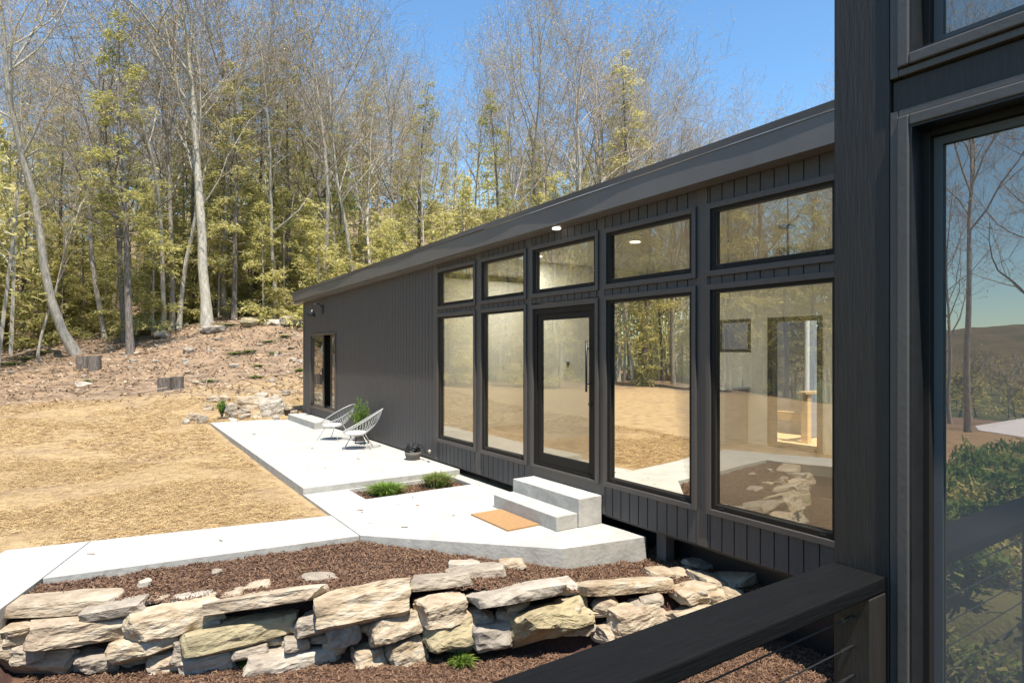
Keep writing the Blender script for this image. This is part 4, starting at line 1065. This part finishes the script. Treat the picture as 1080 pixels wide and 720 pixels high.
# what carries the house: dark rim board, piers
bm = bmesh.new(); bx(bm, X0 + .02, X0 + .12, 1.0, 19.2, SB - .03, SB - .002)
hobj('rim_board', bm, 'black')
for yy, x in ((4.86, 5.36), (1.9, 5.5), (3.4, 7), (8.4, 5.5)):
    bm = bmesh.new(); bx(bm, x, x + .14, yy, yy + .14, -.8, SB - .031); hobj('pier', bm, 'terracotta')
bm = bmesh.new(); bx(bm, X0 + .45, X0 + .5, 1.2, 19.2, -.8, SB - .031); bx(bm, X0 + .45, BX, 19.0, 19.05, -.4, SB - .031); hobj('crawlspace_shade_sheet', bm, 'black')  # black sheets stand in for the shade of the void under the house

# wall lamp
lx, ly, lz = 5.2, 17.3, H(1.17)
wl = thing('wall_lamp', 'black gooseneck wall lamp with cone shade above the sliding door', 'lamp', (lx, ly, lz))
bm = bmesh.new(); bx(bm, -.03, -.001, -.06, .06, -.12, .12); obj('wall_plate', bm, 'black', wl, bevel=.004)
bm = bmesh.new(); tube(bm, [(-.03, 0, .06), (-.10, 0, .13), (-.18, 0, .15), (-.25, 0, .12), (-.28, 0, .06), (-.29, 0, -.04)], .014, 8); obj('arm', bm, 'black', wl, True)
bm = bmesh.new(); lathe(bm, [(.03, 0), (.045, -.02), (.14, -.18), (.135, -.182), (.04, -.03)], 20); bm.transform(Matrix.Translation((-.29, 0, -.02)) @ Matrix.Rotation(.25, 4, 'Y')); sh = obj('shade', bm, 'black', wl, True)

# ------------------------------------------------------------------ near wing of the same house
nw = 1.8
def wz(bmf, name, m, **k): return hobj(name, bmf, m, **k)
bm = bmesh.new(); bx(bm, nw, nw + .16, .829, .983, -.9, H(1.72)); wz(bm, 'corner_post', 'wood_black', bevel=.004)
bm = bmesh.new()
bx(bm, nw + .162, X0 + .02, .86, .975, -.4, H(1.70)); bx(bm, nw + .03, nw + .15, -3.2, -.70, H(-1.7), H(1.70))
wz(bm, 'siding', 'siding')
ya, yb = -.70, .8275
for za, zb in ((.652, .738), (1.58, 1.70), (-1.75, -1.62)):
    bm = bmesh.new(); bx(bm, nw + .012, nw + .15, ya, yb, H(za), H(zb)); wz(bm, 'cross_board', 'wood_black', bevel=.004)
def near_window(z0, z1):
    bm = bmesh.new(); frame_yz(bm, nw - .004, nw + .14, ya + .003, yb - .001, z0, z1, .0215, .02, .02); w = wz(bm, 'window', 'trim', bevel=.003)
    bm = bmesh.new(); frame_yz(bm, nw - .016, nw + .12, ya + .0255, yb - .0232, z0 + .0212, z1 - .0212, .030); hobj('casing', bm, 'wood_black' if False else 'trim', w, bevel=.004)
    bm = bmesh.new(); frame_yz(bm, nw + .055, nw + .12, ya + .057, yb - .054, z0 + .052, z1 - .052, .022, .03, .022); hobj('sash', bm, 'frame_dark', w, bevel=.003)
    bm = bmesh.new(); frame_yz(bm, nw + .075, nw + .078, ya + .08, yb - .0765, z0 + .083, z1 - .075, .022); hobj('spacer', bm, 'steelgrey', w)
    bm = bmesh.new(); frame_yz(bm, nw - .010, nw + .054, ya + .0565, yb - .0542, z0 + .0512, z1 - .0512, .005); hobj('jamb', bm, 'black', w)
    pane('pane', w, ya + .08, yb - .077, z0 + .083, z1 - .075, nw + .085, 'pane_near')
near_window(H(-1.62), H(.650)); near_window(H(.740), H(1.57))
bm = bmesh.new(); bx(bm, nw + .17, 4.9, -3.2, .85, H(-1.72), H(-1.57)); wz(bm, 'floor', 'floorwood')
bm = bmesh.new(); bx(bm, nw + .17, 4.9, -3.2, -3.1, H(-1.57), H(1.6)); bx(bm, 4.8, 4.9, -3.1, .85, H(-1.57), H(1.6)); bx(bm, nw + .17, 4.8, .80, .858, H(-1.57), H(1.6)); wz(bm, 'inner_wall', 'greypanel')
bm = bmesh.new(); bx(bm, nw - .02, X0 + .1, -3.3, .983, H(1.722), H(1.86)); wz(bm, 'roof', 'fascia')
bm = bmesh.new()
bm.free()
for yy in (.58, .64):
    bm = bmesh.new(); tube(bm, [(nw + .6, yy, H(-1.5)), (nw + .6, yy, H(1.5))], .004, 5); wz(bm, 'blind_cord', 'white')

# deck and its railing
dk = thing('deck', 'dark wooden deck the camera stands on, below the railing', 'deck', (0, 0, H(-1.6)))
bm = bmesh.new()
for k in range(34): 
    y1_ = .98 - k * .145; bx(bm, -3.0, nw - .005, y1_ - .14, y1_, -.03, .0)
obj('deck_boards', bm, 'rail_black', dk)
bm = bmesh.new(); bx(bm, -3.0, nw - .006, .93, .975, -.25, -.032); bx(bm, -3, -2.96, -3.9, .929, -.25, -.032); obj('rim_joist', bm, 'rail_black', dk)
bm = bmesh.new()
bm.free()
for x in (-2.8, 0, 1.6):
    bm = bmesh.new(); bx(bm, x, x + .12, .78, .90, -2.2 , -.255); obj('support', bm, 'rail_black', dk)
rl = thing('deck_railing', 'black wooden deck railing with steel cables in the foreground', 'railing', (0, .91, H(-1.6)))
T = Matrix.Translation((0, -.91, -H(-1.6)))
def robj(name, bm, m, **k): bm.transform(T); return obj(name, bm, m, rl, **k)
bm = bmesh.new(); bx(bm, -3.0, nw - .003, .836, .984, H(-.662), H(-.62))
bmesh.ops.subdivide_edges(bm, edges=[e for e in bm.edges if abs(e.verts[0].co.x - e.verts[1].co.x) > 1], cuts=40)
robj('top_rail', bm, 'rail_black', bevel=.005)
for x in (1.708, .585, -.6, -1.8, -3.0):
    bm = bmesh.new(); bx(bm, x, x + .088, .835, .925, H(-1.598), H(-.664)); 
    robj('post', bm, 'wood_black', bevel=.003)
for k in range(10):
    bm = bmesh.new(); tube(bm, [(-2.9, .88, H(-.722 - .081 * k)), (1.72, .88, H(-.722 - .081 * k))], .0022, 6); robj('cable', bm, 'black')
    bm = bmesh.new(); tube(bm, [(1.655, .88, H(-.722 - .081 * k)), (1.707, .88, H(-.722 - .081 * k))], .0042, 8); robj('cable_fitting', bm, 'steel')

# ------------------------------------------------------------------ steps, mat
def conc_box(name, boxes, label, cat='step', rough=.004):
    bm = bmesh.new()
    for b in boxes: bx(bm, *b)
    for f in bm.faces: f.material_index = 0 if f.normal.z > .5 else 1
    bm.normal_update()
    for f in bm.faces: f.material_index = 0 if abs(f.normal.z) > .5 else 1
    bmesh.ops.subdivide_edges(bm, edges=[e for e in bm.edges if e.calc_length() > .3], cuts=8, use_grid_fill=True)
    for v in bm.verts:
        v.co += Vector((noise.noise(v.co * 6), noise.noise(v.co * 6 + Vector((3, 0, 0))), noise.noise(v.co * 6 + Vector((0, 8, 0))))) * rough
    o = obj(name, bm, ['concrete', 'concrete2'], bevel=.009)
    return tag(o, label, cat)
bm = bmesh.new()
def steps():
    st = thing('concrete_steps', 'two rough concrete steps below the glass entry door', 'steps', (4.85, 6.46, 0))
    for nm, b in (('lower_step', (4.495, 4.818, 5.77, 7.17, .001, .175)), ('upper_step', (4.82, 5.185, 5.745, 7.18, .001, .350))):
        bm = bmesh.new(); bx(bm, *b); bm.normal_update(); bmesh.ops.recalc_face_normals(bm, faces=bm.faces[:])
        for f in bm.faces: f.material_index = 0 if abs(f.normal.z) > .5 else 1
        bmesh.ops.subdivide_edges(bm, edges=[e for e in bm.edges if e.calc_length() > .3], cuts=10, use_grid_fill=True)
        for v in bm.verts: v.co += Vector((noise.noise(v.co * 6), noise.noise(v.co * 6 + Vector((3, 0, 0))), 0)) * .005
        bm.transform(Matrix.Translation((-4.85, -6.46, 0)))
        obj(nm, bm, ['concrete', 'concrete2'], st, bevel=.008)
steps()
conc_box('concrete_step', [(4.67, 5.17, 16.3, 19.0, .091, .262)], 'low concrete step in front of the far sliding door')
bm = bmesh.new(); bx(bm, 4.02, 4.485, 6.10, 6.97, .001, .020)
bmesh.ops.subdivide_edges(bm, edges=bm.edges[:], cuts=14, use_grid_fill=True)
for v in bm.verts: v.co.z += noise.noise(v.co * 20) * .002 if v.co.z > .01 else 0
tag(obj('doormat', bm, 'coir'), 'tan coir doormat on the concrete below the entry steps', 'doormat')

# ------------------------------------------------------------------ wire lounge chairs
def make_chair(label, loc, rz):
    e = thing('lounge_chair', label, 'chair', loc, rz, 'white woven lounge chairs on the patio')
    # local frame: chair faces +x
    def rim(a):                                     # closed egg shaped rim, low at the front, high at the back
        c, s = math.cos(a), math.sin(a)
        u = (1 - c) / 2                             # 0 front .. 1 back
        return Vector((.36 * c - .06 - .10 * u * u, .36 * s * (1 - .12 * u), .36 + .47 * u ** 1.25))
    def shell(a, q):                                # q=0 centre of the seat, 1 rim
        c0 = Vector((.02, 0, .27)); R = rim(a)
        p = c0.lerp(R, q); sag = (1 - q) * q
        back = (1 - math.cos(a)) / 2
        p += Vector((-.24 * back, 0, -.34 * back - .03)) * sag * 1.1 + Vector((0, .1 * math.sin(a), -.12 * abs(math.sin(a)))) * sag
        return p
    n = 40
    bm = bmesh.new(); tube(bm, [rim(2 * PI * k / n) for k in range(n + 1)], .011, 6, cap=False); obj('rim', bm, 'cord', e, True)
    bm = bmesh.new(); tube(bm, [shell(2 * PI * k / 20, .28) for k in range(21)], .008, 5, cap=False); obj('inner_ring', bm, 'cord', e, True)
    bm = bmesh.new()
    for k in range(34):
        a = 2 * PI * k / 34
        tube(bm, [shell(a + .22 * (q - .28), q) for q in (.28, .45, .6, .75, .9, 1)], .0032, 4, cap=False)
        tube(bm, [shell(a - .22 * (q - .28), q) for q in (.28, .45, .6, .75, .9, 1)], .0032, 4, cap=False)
    obj('woven_cord', bm, 'cord', e, True)
    bm = bmesh.new()
    rg = lathe(bm, [(.001, .30), (.16, .295), (.225, .31), (.24, .335), (.215, .36), (.12, .372), (.001, .375)], 24, .05, 0)
    bmesh.ops.remove_doubles(bm, verts=bm.verts[:], dist=.003); obj('cushion', bm, 'cushion', e, True)
    feet = [(.27, .26), (.27, -.26), (-.28, .25), (-.28, -.25)]
    for i, (fx, fy) in enumerate(feet):
        bm = bmesh.new(); tube(bm, [(fx * .42, fy * .7, .31), (fx * 1.02, fy, .012)], .0085, 6); obj('leg', bm, 'cord', e, True)
    bm = bmesh.new()
    ring = [(x * .42, y * .7, .305) for x, y in (feet[0], feet[1], feet[3], feet[2], feet[0])]
    tube(bm, ring, .008, 6, cap=False); obj('seat_frame', bm, 'cord', e, True)
    return e
face = math.atan2(.556, -.83)
make_chair('white woven lounge chair nearer to the camera, right one of the two', (4.50, 12.55, .09), face + .15)
make_chair('white woven lounge chair by the concrete step, left one of the two', (4.52, 14.15, .09), face - .35)
tb = thing('side_table', 'small low black table between the two lounge chairs', 'table', (4.83, 13.15, .09))
bm = bmesh.new(); lathe(bm, [(0, .31), (.17, .31), (.17, .33), (0, .33)], 20); obj('table_top', bm, 'black', tb)
for k in range(3):
    a = k * 2.09 + .4; bm = bmesh.new(); tube(bm, [(.08 * math.cos(a), .08 * math.sin(a), .31), (.17 * math.cos(a), .17 * math.sin(a), 0)], .012, 6); obj('leg', bm, 'black', tb)

# potted shrub
pp = thing('potted_plant', 'feathery green potted shrub against the siding behind the chairs', 'plant', (4.95, 13.62, .09))
bm = bmesh.new(); lathe(bm, [(0, 0), (.12, 0), (.16, .24), (.17, .26), (.15, .26), (.145, .22), (0, .22)], 20); obj('pot', bm, 'terracotta', pp, True)
bm = bmesh.new(); L = []
for i in range(46):
    a = random.uniform(0, 2 * PI); q = random.uniform(.1, 1); hh = random.uniform(.45, .88) * (1.1 - .35 * q); P = []
    for k in range(7):
        u = k / 6; P.append(Vector((math.cos(a) * .33 * q * u, math.sin(a) * .33 * q * u, .22 + hh * u * (1 - .25 * q * u))))
    tube(bm, P, [.006 * (1 - .6 * k / 6) for k in range(7)], 4)
    for k in range(30):
        u = random.uniform(.15, 1) * 5.99; j = int(u); L.append(tuple(P[j].lerp(P[j + 1], u - j) + Vector((random.gauss(0, 1), random.gauss(0, 1), random.gauss(0, 1))) * .016))
obj('stem', bm, 'spruce', pp); quads_obj('foliage', blades(np.array(L), (.03, .08), (.007, .014), .8), 'grass', pp)

# hose pot
hp = thing('hose_pot', 'black wire basket holding a coiled garden hose by the siding', 'hose pot', (4.92, 10.72, .09))
bm = bmesh.new(); lathe(bm, [(0, .01), (.12, .01), (.15, .10), (.155, .15), (.145, .15), (.11, .02), (0, .02)], 22); obj('basket', bm, 'terracotta', hp, True)
bm = bmesh.new(); pts = []
for k in range(150):
    a = k * .28; rr_ = .11 + .03 * math.sin(k * .37); pts.append((rr_ * math.cos(a), rr_ * math.sin(a), .13 + .0010 * k + .022 * math.sin(k * .61)))
tube(bm, pts, .011, 6)
pts = [(.08, .05, .24), (.14, -.05, .27), (.15, -.16, .22), (.12, -.24, .16), (.14, -.32, .15), (.16, -.38, .17)]
tube(bm, pts, .011, 6); obj('hose', bm, 'blackplastic', hp, True)
bm = bmesh.new(); tube(bm, [(.16, -.38, .17), (.13, -.44, .20), (.10, -.50, .22)], [.018, .022, .028], 8); obj('nozzle', bm, 'rock_ochre', hp, True)
# tub by the far corner
tt = thing('planter_tub', 'black plastic tub at the far corner of the house', 'tub', (4.95, 19.85, .06))
bm = bmesh.new(); lathe(bm, [(0, 0), (.20, 0), (.27, .26), (.285, .27), (.26, .27), (.2, .03), (0, .03)], 22); obj('tub_wall', bm, 'blackplastic', tt, True)

p, t = slope_hit(234, 442)
leafy('young_shrub', 'small upright dark green shrub in the rock pile', 'shrub', p, .62, .22, 900, 'spruce', 16, .03)

# ------------------------------------------------------------------ behind the house, seen through the open back door
fn = thing('wooden_railing', 'fresh lumber railing seen through the open back door', 'railing', (10.4, 5.9, 0))
def fobj(n_, bm, m='newwood'): bm.transform(Matrix.Translation((-10.4, -5.9, 0))); return obj(n_, bm, m, fn)
bm = bmesh.new(); bx(bm, 10.3, 10.42, 6.09, 6.21, H(-2.6), H(-.76)); fobj('post', bm)
bm = bmesh.new(); bx(bm, 10.2, 13.0, 6.06, 6.24, H(-.755), H(-.715)); fobj('top_rail', bm)
bm = bmesh.new(); bx(bm, 12.9, 13.02, 6.09, 6.21, H(-2.6), H(-.76)); fobj('post', bm)
bm = bmesh.new(); bx(bm, 10.35, 10.44, 6.215, 9.5, H(-1.25), H(-1.1)); fobj('side_rail', bm)
bm = bmesh.new(); bx(bm, 9.36, 11.2, 3.5, 9.5, H(-1.72), H(-1.62)); fobj('landing', bm)
for i in range(14):
    x = random.uniform(12.5, 18); y = x * .56 / .95 + random.uniform(-2.2, 3.5)
    w = random.uniform(.5, 1.5)
    stone((x, y, random.uniform(-.3, .6)), w, w * .8, w * .5, random.uniform(0, 3), 0, random.choice(['rock_white', 'rock_tan', 'rock_grey']), 'pale boulder on the bank behind the house', 'boulders behind the house', name='rock', cat='rock', sub=1)
for (x, y) in ((24, 15), (27, 18), (22, 18), (29, 14), (25, 21), (31, 19), (33, 24)):
    i = 2 if (int(x) % 2) else 0
    if id(PC[i]) in used: plant(PC[i], x, y, .62 if i == 0 else .8, x, 'evergreen behind the house seen only through the windows', group='evergreens behind the house')

# ------------------------------------------------------------------ garden mirrored in the near window
gu = thing('patio_umbrella', 'open white umbrella mirrored in the near window', 'umbrella', (-11.9, 4.35, -.62))
bm = bmesh.new(); tube(bm, [(0, 0, -.3), (0, 0, 1.38)], .022, 8); obj('pole', bm, 'white', gu)
bm = bmesh.new(); apex = bm.verts.new((0, 0, 1.45)); ring = [bm.verts.new((1.15 * math.cos(k * PI / 4), 1.15 * math.sin(k * PI / 4), 1.12)) for k in range(8)]
for k in range(8): bm.faces.new((apex, ring[k], ring[(k + 1) % 8]))
r_ = bmesh.ops.extrude_face_region(bm, geom=bm.faces[:])
for v in r_['geom']:
    if isinstance(v, bmesh.types.BMVert): v.co.z += .012
obj('canopy', bm, 'fabric', gu)
rg_ = random.Random(12)
gp = []
while len(gp) < 66:
    x, y = rg_.uniform(-11, -1.9), rg_.uniform(.9, 4.6)
    if y < .9 + (-x - 1.9) * .05 or (x > -2.9 and y > 4.1) or y > 1.6 + (-x) * .42: continue
    if any((x - a) ** 2 + (y - b) ** 2 < .2 for a, b in gp): continue
    gp.append((x, y))
for j, (x, y) in enumerate(gp):
    k = j % 4; far_ = min(1, -x / 9)
    ml, m, ls = [('lush green', 'grass', .06), ('pale dry', 'drygrass', .045), ('dark green', 'hemdark', .05), ('fern like', 'grass', .08)][k]
    h = rg_.uniform(.35, .62); r = rg_.uniform(.35, .55)
    leafy('garden_shrub', ml + ' leafy garden shrub beyond the deck, mirrored in the near window', 'shrub', (x, y, ground(x, y)), h, r, 500, m, 10, ls, 'garden shrubs mirrored in the near window')
tr = thing('mossy_tree', 'arching mossy tree trunk mirrored in the near window', 'tree', (-3.9, 1.95, -.1))
bm = bmesh.new(); tube(bm, [(0, 0, -.3), (.02, .02, .2), (-.10, .12, .6), (-.18, .2, .95), (-.1, .25, 1.2), (.1, .15, 1.36), (.35, -.05, 1.38)], [.08, .07, .06, .055, .045, .035, .02], 8); obj('trunk', bm, 'moss', tr, True)
L = [tuple(Vector((-.15, .2, 1.0)) + Vector((random.gauss(0, .25), random.gauss(0, .25), random.gauss(0, .14)))) for _ in range(500)]
quads_obj('foliage', blades(np.array(L), (.05, .1), (.02, .04), .7), 'drygrass', tr)

# ------------------------------------------------------------------ camera, light, sky
cam = bpy.data.cameras.new('camera'); co = bpy.data.objects.new('camera', cam); link(co)
co.location = (0, 0, CZ); co.rotation_euler = (PI / 2, 0, -math.atan2(FX, FY))
cam.sensor_width = 36; cam.lens = 36 * 650 / 1080; cam.shift_y = 10 / 1080; cam.clip_start = .05; cam.clip_end = 2000
S.camera = co
EL = math.radians(67); AZ = math.radians(193.6)       # compass bearing from +Y, clockwise: the sun stands behind the camera
sun = bpy.data.lights.new('sun', 'SUN'); sun.energy = 5.0; sun.angle = math.radians(.5); sun.color = (1.0, .945, .85)
so = bpy.data.objects.new('sun', sun); link(so)
sv = Vector((math.sin(AZ) * math.cos(EL), math.cos(AZ) * math.cos(EL), math.sin(EL)))
so.rotation_euler = sv.to_track_quat('Z', 'Y').to_euler()
w = bpy.data.worlds.new('World'); S.world = w; w.use_nodes = True
nt = w.node_tree; bg = nt.nodes['Background']; sky = nt.nodes.new('ShaderNodeTexSky'); sky.sky_type = 'NISHITA'
sky.sun_disc = False; sky.sun_elevation = EL; sky.sun_rotation = AZ; sky.air_density = 1.0; sky.dust_density = .2; sky.ozone_density = 1.0; sky.altitude = 300
mxs = nt.nodes.new('ShaderNodeMixRGB'); mxs.blend_type = 'MULTIPLY'; mxs.inputs[0].default_value = 1; mxs.inputs[2].default_value = (.68, .91, 1.0, 1)
nt.links.new(sky.outputs[0], mxs.inputs[1]); nt.links.new(mxs.outputs[0], bg.inputs[0]); bg.inputs[1].default_value = .15
vs = S.view_settings; vs.view_transform = 'Standard'; vs.look = 'None'; vs.gamma = 1; vs.exposure = .80
S.cycles.max_bounces = 5; S.cycles.diffuse_bounces = 2; S.cycles.transparent_max_bounces = 8; S.cycles.caustics_reflective = False; S.cycles.caustics_refractive = False
